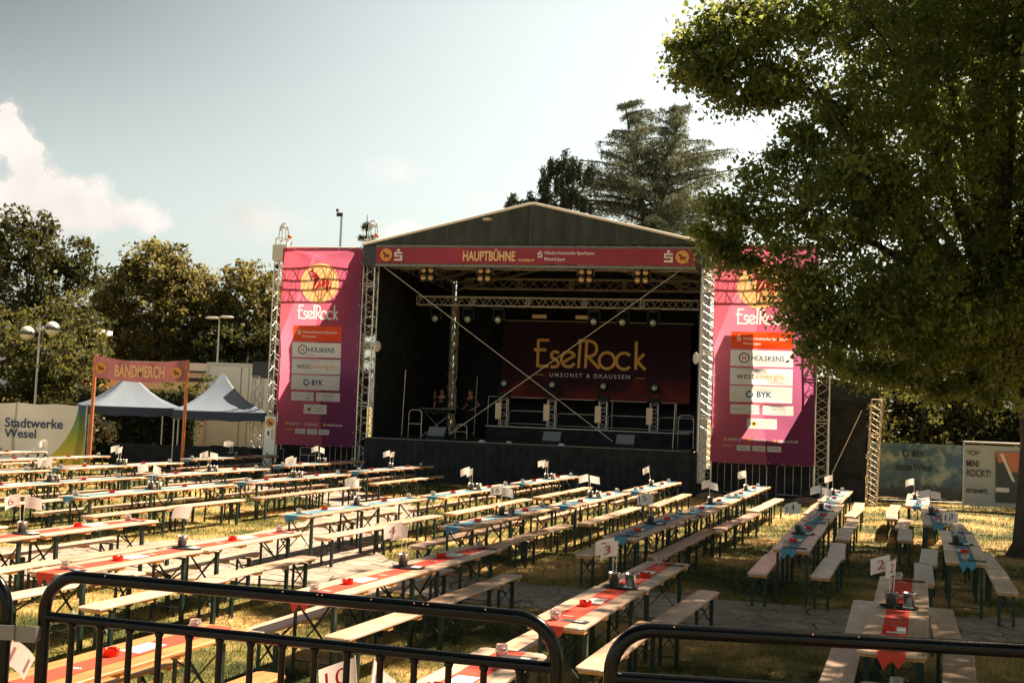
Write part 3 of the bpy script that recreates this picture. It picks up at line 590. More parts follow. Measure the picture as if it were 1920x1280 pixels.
# ------------------------------------------------------------------ the stage (frame: s to the right, t backwards)
TH = R(-12); SP0 = Vector((6.02, 34.6, 0)); SX = Vector((math.cos(TH), math.sin(TH), 0)); SY = Vector((-math.sin(TH), math.cos(TH), 0))
def sp_(s, t, z=0): return tuple(SP0+SX*s+SY*t+Vector((0, 0, z)))
def sthing(name, label, cat, s=0, t=0, z=0, group=None, rz=0.): return thing(name, label, cat, sp_(s, t, z), TH+rz, group)
def truss(mb, p0, p1, w=.30, r=.024, step=.42, up=(0,0,1), rb=.011, mi=0):
    p0 = Vector(p0); p1 = Vector(p1); d = (p1-p0); L_ = d.length; d.normalize(); u = Vector(up)
    if abs(d.dot(u)) > .9: u = Vector((1, 0, 0))
    a = d.cross(u).normalized(); b = a.cross(d).normalized(); hw = w/2
    cs = [a*hw+b*hw, -a*hw+b*hw, -a*hw-b*hw, a*hw-b*hw]
    for c in cs: mb.tube(p0+c, p1+c, r, 6, mi)
    n = max(1, round(L_/step)); 
    for k in range(4):
        c0, c1 = cs[k], cs[(k+1) % 4]
        for i in range(n):
            q0 = p0+d*(L_*i/n); q1 = p0+d*(L_*(i+1)/n); qm = (q0+q1)/2
            mb.tube(q0+c0, qm+c1, rb, 4, mi, caps=False); mb.tube(qm+c1, q1+c0, rb, 4, mi, caps=False)
        for q in (p0, p1): mb.tube(q+c0, q+c1, rb*1.4, 4, mi, caps=False)
        i = 2.0
        while i < L_-.6: mb.tube(p0+d*i+c0, p0+d*i+c1, rb*1.5, 4, mi, caps=False); mb.tube(p0+d*(i+.09)+c0, p0+d*(i+.09)+c1, rb*1.5, 4, mi, caps=False); i += 2.0
    return mb

stage = sthing('concert_stage', 'large open air stage with dark gabled roof, black skirt and truss towers', 'stage')
MB().box(-10.85,-.35,-.35,10.4,1.30,1.40).build('deck', M_floor, stage)
sk = MB(); rn = random.Random(9)
for i in range(44):        # gathered black skirt
    x0 = -10.9+i*.2415; y = -.42+rn.uniform(-.02, .02); sk.add([(x0,y,.0),(x0+.12,y-.05,.0),(x0+.2415,y,.0),(x0+.2415,-.40,1.34),(x0+.12,-.43,1.34),(x0,-.40,1.34)], [(0,1,4,5),(1,2,3,4)])
sk.box(-10.9,-.12,-.36,-.352,.0,1.38)
sk.build('skirt', M_black, stage)
MB().box(-10.7,-.6,-.385,-.36,1.375,1.405).build('deck_trim', mat('deck_trim', (.12,.12,.115), .5, .5), stage)
g = MB(); g.plate([(-11.22,7.74),(-.0,7.84),(-5.62,9.12)], -.30, -.27); g.build('gable', M_gable, stage)
for x_, z_ in ((-5.62,9.08),(-8.4,8.42),(-2.8,8.45),(-9.9,8.07),(-1.3,8.12)):
    g = MB(); g.box(x_-.012,x_+.012,-.306,-.301,7.78,z_); g.build('gable_seam', mat('tarp_seam', (.07,.078,.074), .8), stage)
g = MB(); g.lathe([(0,-.05),(.16,-.03),(.16,.03),(0,.05)], 14, (-7.05,-.32,8.62)); g.build('gable_patch', mat('tarp_patch', (.55,.48,.40), .6), stage)
g = MB(); 
for t_ in (-.31, 10.3):
    g = MB(); g.path([(-11.3,t_,7.78),(-5.7,t_,9.13),(-5.5,t_,9.14),(.08,t_,7.87)], .045, 8); g.build('gable_edge', M_edgew, stage)
g = MB(); g.add([(-11.3,-.28,7.75),(-5.62,-.28,9.12),(-5.62,10.3,9.12),(-11.3,10.3,7.75)], [(0,1,2,3)]); g.add([(-5.62,-.28,9.12),(.08,-.28,7.85),(.08,10.3,7.85),(-5.62,10.3,9.12)], [(0,1,2,3)])
g.add([(-11.3,-.28,7.72),(-5.62,-.28,9.09),(-5.62,10.3,9.09),(-11.3,10.3,7.72)], [(3,2,1,0)]); g.add([(-5.62,-.28,9.09),(.08,-.28,7.82),(.08,10.3,7.82),(-5.62,10.3,9.09)], [(3,2,1,0)])
g.build('roof', mat('roof_tarp', (.03,.034,.034), .7), stage)
MB().plate([(-10.8,1.4),(-.4,1.4),(-.4,8.0),(-5.62,9.05),(-10.8,8.0)], 10.2, 10.25).build('back_wall', M_black, stage)
g = MB(); g.box(-10.98,-10.94,.6,10.3,.0,7.7); g.box(-10.94,-10.9,-.25,10.3,7.15,7.72); g.build('side_wall', M_black, stage)
g = MB(); g.box(-.22,-.18,-.34,10.3,.0,1.36); g.box(-.22,-.18,.6,10.3,1.36,7.75); g.box(-.26,-.22,-.25,10.3,7.2,7.78); g.build('side_wall', M_black, stage)
MB().box(-11.25,-10.8,-.34,-.05,7.05,7.72).build('corner_drape', mat('pleated_tarp', (.02,.026,.028), .5, bump=.8, bscale=5), stage)
MB().box(-.3,.12,-.34,-.05,7.12,7.82).build('corner_drape', mat('pleated_tarp', (.02,.026,.028)), stage)
g = MB(); g.box(-10.8,-.3,-.36,-.33,7.04,7.14); g.box(-10.8,-.3,-.36,-.33,7.68,7.76); g.build('header_frame', mat('header_tarp', (.16,.17,.16), .7), stage)
for s_, t_, z1, top in ((-11.1,.1,8.0,1),(.1,.1,8.1,1),(-11.05,9.9,7.8,0),(.0,9.9,7.8,0)):
    g = MB(); truss(g, (s_,t_,.42), (s_,t_,z1), .40, .027, .5); o = g.build('truss_tower', M_alu, stage)
    h = MB(); h.box(s_-.28,s_+.28,t_-.28,t_+.28,.30,.41); h.box(s_-.6,s_+.6,t_-.5,t_+.5,.02,.30); h.build('tower_base', M_black, o)
    if top:
        h = MB(); 
        for dx in (-.13, .13):
            for dy in (-.13, .13): h.tube((s_+dx,t_+dy,z1), (s_+dx*.8,t_+dy*.8,z1+.5), .02, 6)
        h.path([(s_-.13,t_,z1+.42)]+[(s_-.13*math.cos(a*.314),t_,z1+.5+.14*math.sin(a*.314)) for a in range(1,10)]+[(s_+.13,t_,z1+.42)], .03, 6)
        h.lathe([(.0,-.03),(.1,-.03),(.1,.03),(0,.03)], 14, (s_, t_, z1+.47)); h.build('pulley_head', M_alu, o)
        h = MB(); h.box(s_-.22,s_+.22,t_-.24,t_+.24,z1-.62,z1-.05) if s_ < -5 else None
        if h.v: h.build('sleeve_block', M_alu_d, o)
        h = MB(); h.lathe([(0,0),(.07,0),(.08,.05),(.07,.11),(0,.12)], 10, (s_+.2,t_-.2,z1+.06)); h.build('chain_bag', mat('hoist_orange', (.6,.13,.03), .5), o)
g = MB(); truss(g, (-10.3,3,6.26), (-.2,3,6.26), .30, .022, .5); truss(g, (-9.2,5.6,7.2), (-.3,5.6,7.2), .38, .02, .8); 
g.build('lighting_truss', M_alu_d, stage)
g = MB()
for t_ in (.3, 3.3, 6.6, 9.9):
    truss(g, (-11.0,t_,7.5), (-5.62,t_,8.85), .28, .018, .8); truss(g, (-5.62,t_,8.85), (-.05,t_,7.55), .28, .018, .8)
truss(g, (-11.05,.1,7.5), (-11.05,9.9,7.5), .3, .018, .7); truss(g, (.0,.1,7.5), (.0,9.9,7.5), .3, .018, .7); truss(g, (-11,1.5,7.35), (-.1,1.5,7.35), .25, .016, .8)
g.build('roof_truss', M_alu_d, stage)
M_cable = mat('bracing_wire', (.62,.58,.5), .5, .4)
g = MB(); g.tube((-10.55,-.2,7.05), (-2.76,-.2,1.60), .011, 5); g.build('bracing_strap', M_cable, stage)
g = MB(); g.tube((-.75,0,7.1), (-8.15,.1,1.6), .011, 5); g.build('bracing_strap', M_cable, stage)
g = MB(); g.lathe([(0,-.03),(.16,-.03),(.19,0),(.16,.03),(0,.03)], 18); o = g.build('round_lamp', M_edgew, stage); o.location = (-10.78, .1, 4.42); o.rotation_euler = (R(90), 0, R(60))
o2 = o.copy(); C.objects.link(o2); o2.parent = stage; o2.location = (-.25, .1, 4.3); o2.rotation_euler = (R(90), 0, R(-60))

# black-draped wings beside and behind the banners
w = sthing('stage_wing', 'black draped right side wing with low sloping roof between banner and green sign', 'stage wing')
g = MB(); g.plate([(.25,.0),(5.0,.0),(5.0,3.42),(3.5,3.72),(.25,3.9)], .95, 1.0); g.build('drape', M_black, w)
g = MB(); g.add([(3.55,.2,3.85),(5.25,-.1,3.50),(5.25,3,3.50),(3.55,3,3.85)], [(0,1,2,3)]); g.plate([(3.6,3.84),(5.25,3.49),(5.25,3.05),(3.6,3.2)], -.10, -.06); g.build('roof', M_black, w)
g = MB(); g.tube((3.6,-.13,3.86),(5.28,-.13,3.51),.02,6); g.build('roof_edge', M_edgew, w)
g = MB(); truss(g, (5.05,-.2,.05), (5.16,-.2,3.18), .30, .022, .36); g.build('truss_tower', mat('wing_truss', (.50,.40,.28), .45, .6), w)
g = MB(); g.tube((3.95,.3,.9),(4.75,-.1,2.85),.014,5); g.build('bracing_strap', M_cable, w)
g = MB(); truss(g, (3.6,.1,.42), (3.6,.1,8.1), .40, .027, .5); o = g.build('truss_tower', M_alu, w)
h = MB(); h.box(3.1,4.1,-.3,.5,.02,.40); h.build('tower_base', M_black, o)
g = MB(); truss(g, (.3,.40,7.6), (3.4,.40,7.6), .42, .024, .5); g.build('banner_truss', M_alu, w)
w = sthing('stage_wing', 'black draped left side wing with small dark roof beside the white truck', 'stage wing')
g = MB(); g.plate([(-14.3,.0),(-11.3,.0),(-11.3,3.55),(-14.3,3.55)], .85, .9); g.box(-14.7,-14.3,.9,.95,0,3.5); g.build('drape', M_black, w)
g = MB(); g.box(-15.35,-14.3,.4,3.2,3.25,3.80); g.build('roof', mat('pleated_tarp', (.02,.026,.028)), w)
for s_, t_ in ((-15.2,.55),(-14.85,1.1)):
    g = MB(); truss(g, (s_,t_,.1), (s_,t_,3.3), .3, .02, .4); g.build('truss_leg', M_alu, w)
g = MB(); truss(g, (-14.3,.1,.42), (-14.3,.1,8.0), .40, .027, .5); o = g.build('truss_tower', M_alu, w)
h = MB()
for dx in (-.13, .13):
    for dy in (-.13, .13): h.tube((-14.3+dx,.1+dy,8.0), (-14.3+dx*.8,.1+dy*.8,8.42), .02, 6)
h.path([(-14.43,.1,8.3)]+[(-14.3-.13*math.cos(a*.314),.1,8.4+.14*math.sin(a*.314)) for a in range(1,10)]+[(-14.17,.1,8.3)], .03, 6); h.lathe([(0,-.03),(.1,-.03),(.1,.03),(0,.03)], 14, (-14.3,.1,8.42)); h.build('pulley_head', M_alu, o)
h = MB(); h.box(-14.58,-14.06,-.14,.36,7.25,7.78); h.build('sleeve_block', mat('sleeve_grey', (.5,.48,.42), .5, .3), o)
h = MB(); h.lathe([(0,0),(.07,0),(.08,.05),(.07,.11),(0,.12)], 10, (-14.0,-.1,8.0)); h.build('chain_bag', mat('hoist_orange', (.6,.13,.03), .5), o)
g = MB(); truss(g, (-14.1,.40,7.42), (-11.35,.40,7.42), .42, .024, .5); g.build('banner_truss', M_alu, w)
# hoisted line arrays behind the banners (they cast the dark bands seen through the cloth)
for s0, lb in ((-11.65, 'black column of hoisted loudspeakers behind the left sponsor banner'), (2.45, 'black column of hoisted loudspeakers behind the right sponsor banner')):
    a = sthing('line_array', lb, 'loudspeakers', s0, 1.35, 4.9)
    for k in range(9):
        g = MB(); z = .31*k; y = -.05*math.sin(k*.3); g.add([(-.42,y,z),(.42,y,z),(.36,y+.45,z+.03),(-.36,y+.45,z+.03),(-.42,y,z+.29),(.42,y,z+.29),(.36,y+.45,z+.26),(-.36,y+.45,z+.26)], [(0,3,2,1),(4,5,6,7),(0,1,5,4),(1,2,6,5),(2,3,7,6),(3,0,4,7)]); g.build('speaker_box', M_black, a)

# ------------------------------------------------------------------ banners
from mathutils.geometry import delaunay_2d_cdt
def q_ribbon(pts, w):
    pts = [Vector((p[0], p[1])) for p in pts]; out = []
    for a, b in zip(pts, pts[1:]):
        t_ = (b-a).normalized(); n_ = Vector((-t_.y, t_.x))*w/2; e_ = t_*w*.25
        out.append([a-e_+n_, a-e_-n_, b+e_-n_, b+e_+n_])
    return out
def q_text(body, x0, x1, z0, z1, bold=0.):
    v, f = text_mesh(body, bold, 0., 1., 2); mn, mx = v.min(0), v.max(0); w = mx-mn
    P = [Vector((x0+(a[0]-mn[0])/w[0]*(x1-x0), z0+(a[1]-mn[1])/w[1]*(z1-z0))) for a in v]
    return [[P[i] for i in q_] for q_ in f]
def q_rect(a, b, c, d): return [[Vector((a, c)), Vector((b, c)), Vector((b, d)), Vector((a, d))]]
def q_disc(cx, cz, r, n=24): return [[Vector((cx+r*math.cos(2*math.pi*i/n), cz+r*math.sin(2*math.pi*i/n))) for i in range(n)]]
BM = [None]
def sponsor_banner(s, z, Wd, Ht, label, sc=1.):
    t = sthing('sponsor_banner', label, 'banner', s, -.16, z, 'tall sponsor banners beside the stage'); kx = Wd/2.85; kz = Ht/6.64
    pm = lambda nm, c, tr=.6: mat('print_'+nm, c, .6, trans=tr)
    mats = [M_ban, M_bw, M_bo, pm('navy', (.03,.07,.17)), pm('dark', (.035,.03,.035)), pm('grey', (.42,.44,.46)), pm('orange', (.85,.36,.07)), pm('red', (.50,.03,.045)), pm('dark_red', (.26,.02,.035)), pm('yellow', (.85,.52,.08)), pm('blue', (.05,.15,.30))]
    SH = []
    def add(k, qs): SH.extend((q_, k) for q_ in qs)
    RC = [(.51,2.22,3.50,4.00,2), (.50,2.22,2.95,3.44,1), (.50,2.22,2.39,2.89,1), (.50,2.22,1.86,2.35,1), (.53,1.33,1.49,1.78,1), (1.42,2.26,1.49,1.78,1), (1.0,1.82,1.06,1.37,1), (.73,1.10,.38,.55,1), (1.16,1.52,.38,.55,1), (1.57,1.95,.38,.55,1), (.35,.66,.50,.54,6)]
    R_ = lambda a, b, c, d: q_rect(a*kx, b*kx, c*kz, d*kz); T_ = lambda b, x0, x1, z0, z1, bold=.0: q_text(b, x0*kx, x1*kx, z0*kz, z1*kz, bold)
    for a in RC: add(a[4], R_(*a[:4]))
    D = lambda pts: [[Vector((1.37*kx+(a-545)/180*.66, 5.50*kz-(b-637)/185*.66)) for a, b in pts]]
    add(8, D([(495,545),(475,742),(540,600)])); add(7, D([(552,610),(482,740),(556,682)])); add(7, D([(562,608),(560,675),(592,700),(595,608)])); add(7, D([(600,608),(598,705),(626,748),(634,616)])); add(8, D([(638,618),(640,706),(652,700)]))
    add(7, D([(470,536),(438,584),(452,616),(486,600),(500,556)])); add(8, D([(466,516),(440,545),(424,576),(448,556),(478,532)])); add(1, D([(426,616),(430,646),(454,636),(452,612)])); add(1, D([(462,560),(444,612),(452,612),(470,556)]))
    x0, x1, z0, z1 = .63*kx, 2.05*kx, 4.24*kz, 4.70*kz; sx = (x1-x0)/4.22; sz = z1-z0
    for g_ in WORD_STROKES: add(1, q_ribbon([(x0+(p[0]+.06)*sx, z0+p[1]*sz) for p in g_], .048))
    cx, cz, h = .72*kx, 3.80*kz, .17; w = h*.72; tt = h*.17; a0, a1 = cx-w/2, cx+w/2; b0 = cz-h/2
    for r_ in ((a0,a1,b0,b0+tt),(a1-tt,a1,b0+tt,b0+tt*2),(a0,a1,b0+tt*2,b0+tt*2.75),(a0,a0+tt,b0+tt*2.75,b0+tt*3.5),(a0,a1,b0+tt*3.5,b0+tt*4.4)): add(1, q_rect(*r_))
    add(1, q_disc(cx, b0+h*.9+.02, h*.13, 12))
    add(1, T_('Niederrheinische Sparkasse', .85, 2.06, 3.73, 3.84, .012)); add(1, T_('RheinLippe', .85, 1.32, 3.585, 3.685, .012))
    add(4, q_ribbon([(.88*kx+.145*math.cos(R(a)), 3.2*kz+.145*math.sin(R(a))) for a in range(0, 361, 15)], .035))
    add(7, T_('H', .83, .93, 3.13, 3.27, .02)); add(3, T_('HÜLSKENS', 1.08, 1.98, 3.12, 3.31, .02)); add(4, T_('west', .68, 1.18, 2.56, 2.73)); add(6, T_('energie', 1.2, 2.0, 2.515, 2.735))
    add(10, q_ribbon([(1.05*kx+.09*math.cos(R(a)), 2.10*kz+.09*math.sin(R(a))) for a in range(60, 400, 20)], .05)); add(3, T_('BYK', 1.25, 1.66, 2.01, 2.19, .03)); add(5, T_('hasco', 1.65, 2.03, 1.62, 1.74, .02))
    for a, b, z_ in ((.6,.95,1.64),(1.05,1.25,1.69),(1.05,1.25,1.6),(1.05,1.2,1.54),(1.62,2.06,1.545),(1.36,1.66,1.26),(1.36,1.72,1.17),(.82,1.02,.46),(1.3,1.46,.47),(1.62,1.9,.47),(.95,1.3,3.03)): add(5, q_rect(a*kx, b*kx, z_*kz-.010, z_*kz+.010))
    add(9, [[Vector((1.09*kx,1.21*kz)),Vector((1.19*kx,1.12*kz)),Vector((1.29*kx,1.21*kz)),Vector((1.19*kx,1.30*kz))]]); add(4, [[Vector((1.14*kx,1.21*kz)),Vector((1.19*kx,1.16*kz)),Vector((1.24*kx,1.21*kz)),Vector((1.19*kx,1.26*kz))]])
    for x, b, x2 in ((.36,'ESELROCK',.86),(1.04,'ESELROCK',1.54),(1.72,'ESELROCK.DE',2.40)):
        add(6, q_disc((x+.05)*kx, .71*kz, .055, 14) if x != 1.04 else R_(x, x+.1, .66, .76)); add(1, T_(b, x+.14, x2, .67, .745, .03))
    VV = []; FF = []
    def addf(q_): n0 = len(VV); VV.extend(q_); FF.append(list(range(n0, n0+len(q_))))
    addf([Vector((0,0)),Vector((Wd,0)),Vector((Wd,Ht)),Vector((0,Ht))])
    for q_, k in SH:
        ar = sum(q_[i].x*q_[(i+1) % len(q_)].y-q_[(i+1) % len(q_)].x*q_[i].y for i in range(len(q_)))
        addf(q_ if ar > 0 else q_[::-1])
    nb = len(VV)
    for j in range(1, 30):
        for i in range(1, 12): VV.append(Vector((Wd*i/12, Ht*j/30)))
    for j in range(1, 30): VV += [Vector((0, Ht*j/30)), Vector((Wd, Ht*j/30))]
    ov, oe, of, _, _, fo = delaunay_2d_cdt(VV, [], FF, 1, 1e-5)
    def yy(x, z_): return .022*math.sin(x*2.3+z_*.8)+.015*math.sin(z_*2.6+x*3.4)+.02*math.sin(z_*.9)+.010*math.sin(x*7+z_*5)*min(1, max(0, (z_-Ht+1.2)))+.012*math.sin(x*6-z_*2)*max(0, 1-z_)
    mb = MB()
    OV = np.array([(v.x, v.y) for v in ov]); CT = np.array([OV[list(f)].mean(0) for f in of]); MI = np.zeros(len(of), int)
    for q_, k in SH:
        qa = np.array([(p.x, p.y) for p in q_]); lo, hi = qa.min(0), qa.max(0); idx = np.nonzero(((CT > lo) & (CT < hi)).all(1))[0]
        if len(idx): MI[idx[in_poly(CT[idx], [tuple(p) for p in qa])]] = k
    mb.f = [tuple(f) for f in of]; mb.m = [int(x) for x in MI]; mb.sm = [True]*len(of)
    mb.v = [(v.x, yy(v.x, v.y), v.y) for v in ov]
    mb.build('banner_cloth', mats, t)
    for x_, z_ in [(.04+i*(Wd-.08)/7, zz_) for i in range(8) for zz_ in (.04, Ht-.04)]+[(xx_, .5+i*(Ht-1)/8) for i in range(9) for xx_ in (.035, Wd-.035)]:
        g = MB(); disc(g, x_, z_, .017, -.06, -.055, 8); g.build('eyelet', M_steel, t)
    g = MB(); g.tube((-.05,.03,Ht+.02),(Wd+.05,.03,Ht+.02),.03,8); g.build('hanging_pole', M_edgew, t)
    return t
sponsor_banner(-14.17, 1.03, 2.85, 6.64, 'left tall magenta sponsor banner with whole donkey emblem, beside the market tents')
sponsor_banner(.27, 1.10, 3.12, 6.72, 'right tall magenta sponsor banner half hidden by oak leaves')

hb = sthing('header_banner', 'long narrow red banner reading HAUPTBÜHNE under the stage gable', 'banner', -10.78, -.40, 7.14)
M_hb = mat('header_red', (.25,.013,.036), .6, var=.25, scale=.6)
M_hbp = mat('header_purple', (.24,.02,.15), .6, var=.2, scale=1)
nseg = 40; g = MB(); v = []; f = []; mi = []
for i in range(nseg+1):
    x = 10.46*i/nseg; zz = .012*math.sin(i*.6); v += [(x, .01*math.sin(i*1.1), zz+.01), (x, .0, .53+.015*i/nseg+zz*.4)]
for i in range(nseg): f.append((2*i, 2*i+2, 2*i+3, 2*i+1)); mi.append(1 if 16 < i < 23 else 0)
g.v, g.f, g.m, g.sm = v, f, mi, [True]*len(f); g.build('banner_cloth', [M_hb, M_hb], hb)
letters(hb, 'HAUPTBÜHNE', 2.98, 4.72, .10, .50, M_letter_y, y=-.03, bold=.03)
letters(hb, 'POWERED BY', 4.82, 5.36, .10, .18, M_letter_y, y=-.03, bold=.03, shear=.1)
letters(hb, 'Niederrheinische Sparkasse', 5.68, 7.28, .30, .44, M_letter_w, y=-.03, bold=.015); letters(hb, 'RheinLippe', 5.68, 6.35, .10, .24, M_letter_w, y=-.03, bold=.015)
bank_s(hb, 5.53, .335, .22, M_letter_w, -.03); bank_s(hb, .78, .28, .38, M_letter_w, -.03); bank_s(hb, 9.62, .30, .38, M_letter_w, -.03)
for x in (.36, 10.05):
    g = MB(); disc(g, x, .28, .21, -.032, -.03); o = g.build('emblem_disc', M_yel, hb); donkey(hb, x, .27, .19, M_maroon, y=-.04)
# backdrop inside
M_bd = bpy.data.materials.new('backdrop_print'); M_bd.use_nodes = True
def _bd():
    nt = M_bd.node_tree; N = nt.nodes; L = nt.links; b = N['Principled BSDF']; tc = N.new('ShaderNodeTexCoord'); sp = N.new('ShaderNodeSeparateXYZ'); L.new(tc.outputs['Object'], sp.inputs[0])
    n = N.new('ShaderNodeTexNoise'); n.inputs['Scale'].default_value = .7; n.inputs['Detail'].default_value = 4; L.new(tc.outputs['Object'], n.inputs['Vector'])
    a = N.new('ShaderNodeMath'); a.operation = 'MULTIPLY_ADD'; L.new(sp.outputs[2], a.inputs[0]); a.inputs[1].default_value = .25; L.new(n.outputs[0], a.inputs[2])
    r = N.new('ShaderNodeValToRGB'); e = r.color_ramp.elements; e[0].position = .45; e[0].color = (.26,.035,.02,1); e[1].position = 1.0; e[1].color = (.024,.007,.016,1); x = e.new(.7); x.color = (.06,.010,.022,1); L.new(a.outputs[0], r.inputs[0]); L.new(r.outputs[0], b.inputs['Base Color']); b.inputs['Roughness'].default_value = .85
_bd()
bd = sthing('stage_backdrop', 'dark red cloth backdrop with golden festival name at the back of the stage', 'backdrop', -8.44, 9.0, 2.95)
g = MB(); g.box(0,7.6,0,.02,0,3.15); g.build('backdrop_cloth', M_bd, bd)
festival_word(bd, 1.30, 5.83, 1.30, 2.42, .115, M_gold, -.02)
letters(bd, 'UMSONST & DRAUSSEN', 1.98, 5.22, .91, 1.08, M_letter_w, y=-.02, bold=.02, spacing=1.35)
g = MB(); g.box(1.38,1.72,-.022,-.02,.98,1.0); g.box(5.45,5.85,-.022,-.02,.95,.97); g.build('rule_lines', M_gold, bd)
g = MB(); g.tube((-.3,0,3.16),(7.7,0,3.16),.025,6); g.build('hanging_pole', M_alu_d, bd)

# ------------------------------------------------------------------ stage equipment
M_lamp = mat('lamp_glass', (.85,.62,.40), .25, .3)
def blinder(s, t, z, lb, first=[None]):
    if first[0] is None:
        o = sthing('blinder_lamp', lb, 'stage lamp', s, t, z, 'four-bulb lamps under the header banner'); first[0] = o
        g = MB(); g.box(-.26,.26,0,.12,-.26,.26); g.build('housing', M_black, o)
        for dx in (-.13,.13):
            for dz in (-.13,.13):
                g = MB(); g.lathe([(0,0),(.1,.0),(.085,.05),(0,.085)], 14); b = g.build('bulb', M_lamp, o); b.location = (dx,0,dz); b.rotation_euler = (R(90),0,0)
        g = MB(); g.tube((-.28,.06,0),(-.28,.06,.36),.012,5); g.tube((.28,.06,0),(.28,.06,.36),.012,5); g.tube((-.28,.06,.36),(.28,.06,.36),.012,5); g.build('yoke', M_alu_d, o); return
    o = copy_tree(first[0]); o.location = sp_(s, t, z); o['label'] = lb
for s, lb in ((-9.41,'leftmost of the four-bulb lamps under the header banner'),(-7.41,'second from left four-bulb lamp, under the word HAUPTBÜHNE'),(-3.97,'third from left four-bulb lamp, right of the bank name'),(-2.12,'rightmost of the four-bulb lamps under the header banner')): blinder(s, 1.0, 6.98, lb)
MV = [None]
def moving_head(s, t, z, lb, hang=False, grp='moving head lamps'):
    if MV[0] is None:
        o = sthing('moving_head_lamp', lb, 'stage lamp', s, t, z, grp); MV[0] = o
        g = MB(); g.box(-.2,.2,-.15,.15,0,.14); g.build('base', M_black, o)
        g = MB(); g.box(-.22,-.17,-.06,.06,.14,.5); g.box(.17,.22,-.06,.06,.14,.5); g.build('yoke', M_black, o)
        g = MB(); g.lathe([(0,-.2),(.11,-.2),(.16,-.05),(.16,.1),(.13,.17),(.0,.18)], 16); h = g.build('head', M_black, o); h.location = (0,0,.45); h.rotation_euler = (R(75),0,0)
        g = MB(); g.lathe([(0,.185),(.11,.185),(.1,.2),(0,.215)], 14); l = g.build('lens', mat('lens_glass', (.35,.42,.30), .1, .2), h); 
    else:
        o = copy_tree(MV[0]); o.location = sp_(s, t, z); o['label'] = lb; o['group'] = grp
    o.rotation_euler = (R(180) if hang else 0, 0, TH+(R(180) if hang else 0)); return o
for i, s in enumerate((-7.46,-5.66,-3.77,-1.92)):
    on = ('leftmost','second from left','third from left','rightmost')[i]
    q = sthing('lamp_totem', on+' of the short truss posts before the red backdrop', 'truss post', s, 5, 1.4, 'short truss posts on the stage')
    g = MB(); truss(g, (.03,0,.0), (.03,0,1.5), .28, .02, .3); g.build('truss_post', M_alu, q)
    g = MB(); g.box(-.24,-.02,-.24,-.2,.72,1.32); g.build('cream_panel', mat('cream_panel', (.9,.66,.42), .5), q)
    g = MB(); g.box(-.25,.25,-.25,.25,0,.03); g.box(-.25,.25,-.25,.25,1.5,1.54); g.build('plate', M_black, q)
    moving_head(s+.03, 5, 2.95, on+' of the round black lamps standing on the short truss posts')
for i, s in enumerate((-9.6,-8.4,-7.3,-3.9,-2.9,-1.85)):
    moving_head(s, 3, 6.1, ('first','second','third','fourth','fifth','sixth')[i]+' lamp from the left hanging under the lower lighting truss', True, 'hanging lamps under the lighting truss')
for s, lb in ((-6.6,'left of two cream flood lamps above the golden festival name'),(-4.9,'right of two cream flood lamps above the golden festival name')):
    q = sthing('flood_lamp', lb, 'stage lamp', s, 7, 6.05, 'cream flood lamps above the backdrop'); g = MB(); g.box(-.28,.28,0,.1,0,.14); g.build('lamp_face', mat('cream_panel', (.9,.66,.42)), q); g = MB(); g.box(-.31,.31,.1,.2,-.02,.16); g.tube((-.3,.12,.07),(-.3,.12,.5),.012,5); g.tube((.3,.12,.07),(.3,.12,.5),.012,5); g.build('housing', M_black, q)
for s, lb in ((-8.75,'left stage monitor speaker wedge at the deck edge'),(-4.85,'middle stage monitor speaker wedge at the deck edge'),(-2.45,'right stage monitor speaker wedge at the deck edge')):
    q = sthing('monitor_speaker', lb, 'loudspeaker', s, .5, 1.4, 'wedge monitors along the deck edge')
    g = MB(); g.add([(-.33,-.05,0),(.33,-.05,0),(.33,.45,0),(-.33,.45,0),(-.33,.02,.08),(.33,.02,.08),(.33,.35,.42),(-.33,.35,.42),(-.33,.45,.38),(.33,.45,.38)], [(0,1,5,4),(4,5,6,7),(7,6,9,8),(8,9,2,3),(0,4,7,8,3),(1,2,9,6,5),(0,3,2,1)]); g.build('cabinet', M_black, q)
    g = MB(); g.add([(-.29,.035,.11),(.29,.035,.11),(.29,.31,.405),(-.29,.31,.405)], [(0,1,2,3)]); o = g.build('grille', mat('speaker_grille', (.16,.19,.20), .7, bump=.5, bscale=60), q); o.location = (0,-.012,.004)
M_rl = mat('stage_rail', (.55,.5,.42), .5, .5)
def railing(s0, s1, t, z0, z1, lb, mids=(0.5,)):
    q = sthing('stage_railing', lb, 'railing', s0, t, z0, 'pale tubular railings on the stage'); Wd = s1-s0; H = z1-z0; g = MB()
    g.path([(0,0,0),(0,0,H-.12),(.035,0,H-.035),(.12,0,H),(Wd-.12,0,H),(Wd-.035,0,H-.035),(Wd,0,H-.12),(Wd,0,0)], .018, 6)
    for m_ in mids: g.tube((0,0,H*m_),(Wd,0,H*m_),.014,6)
    g.build('tube_frame', M_rl, q); return q
railing(-7.3,-5.8,5.4,1.5,2.45,'low railing frame between the first and second truss posts'); railing(-5.5,-3.9,5.4,1.5,2.4,'low railing frame between the second and third truss posts'); railing(-3.6,-2.1,5.4,1.5,2.4,'low railing frame between the third and fourth truss posts')
railing(-1.75,-.5,5.4,1.5,2.4,'low railing frame right of the fourth truss post'); railing(-9.9,-9.45,1.2,1.4,2.35,'small pale railing frame at the left deck corner'); railing(-8.5,-8.1,2.2,1.4,1.9,'tiny pale frame beside the left monitor wedge')
railing(-.85,-.35,2.0,1.4,2.5,'narrow railing at the right deck corner')
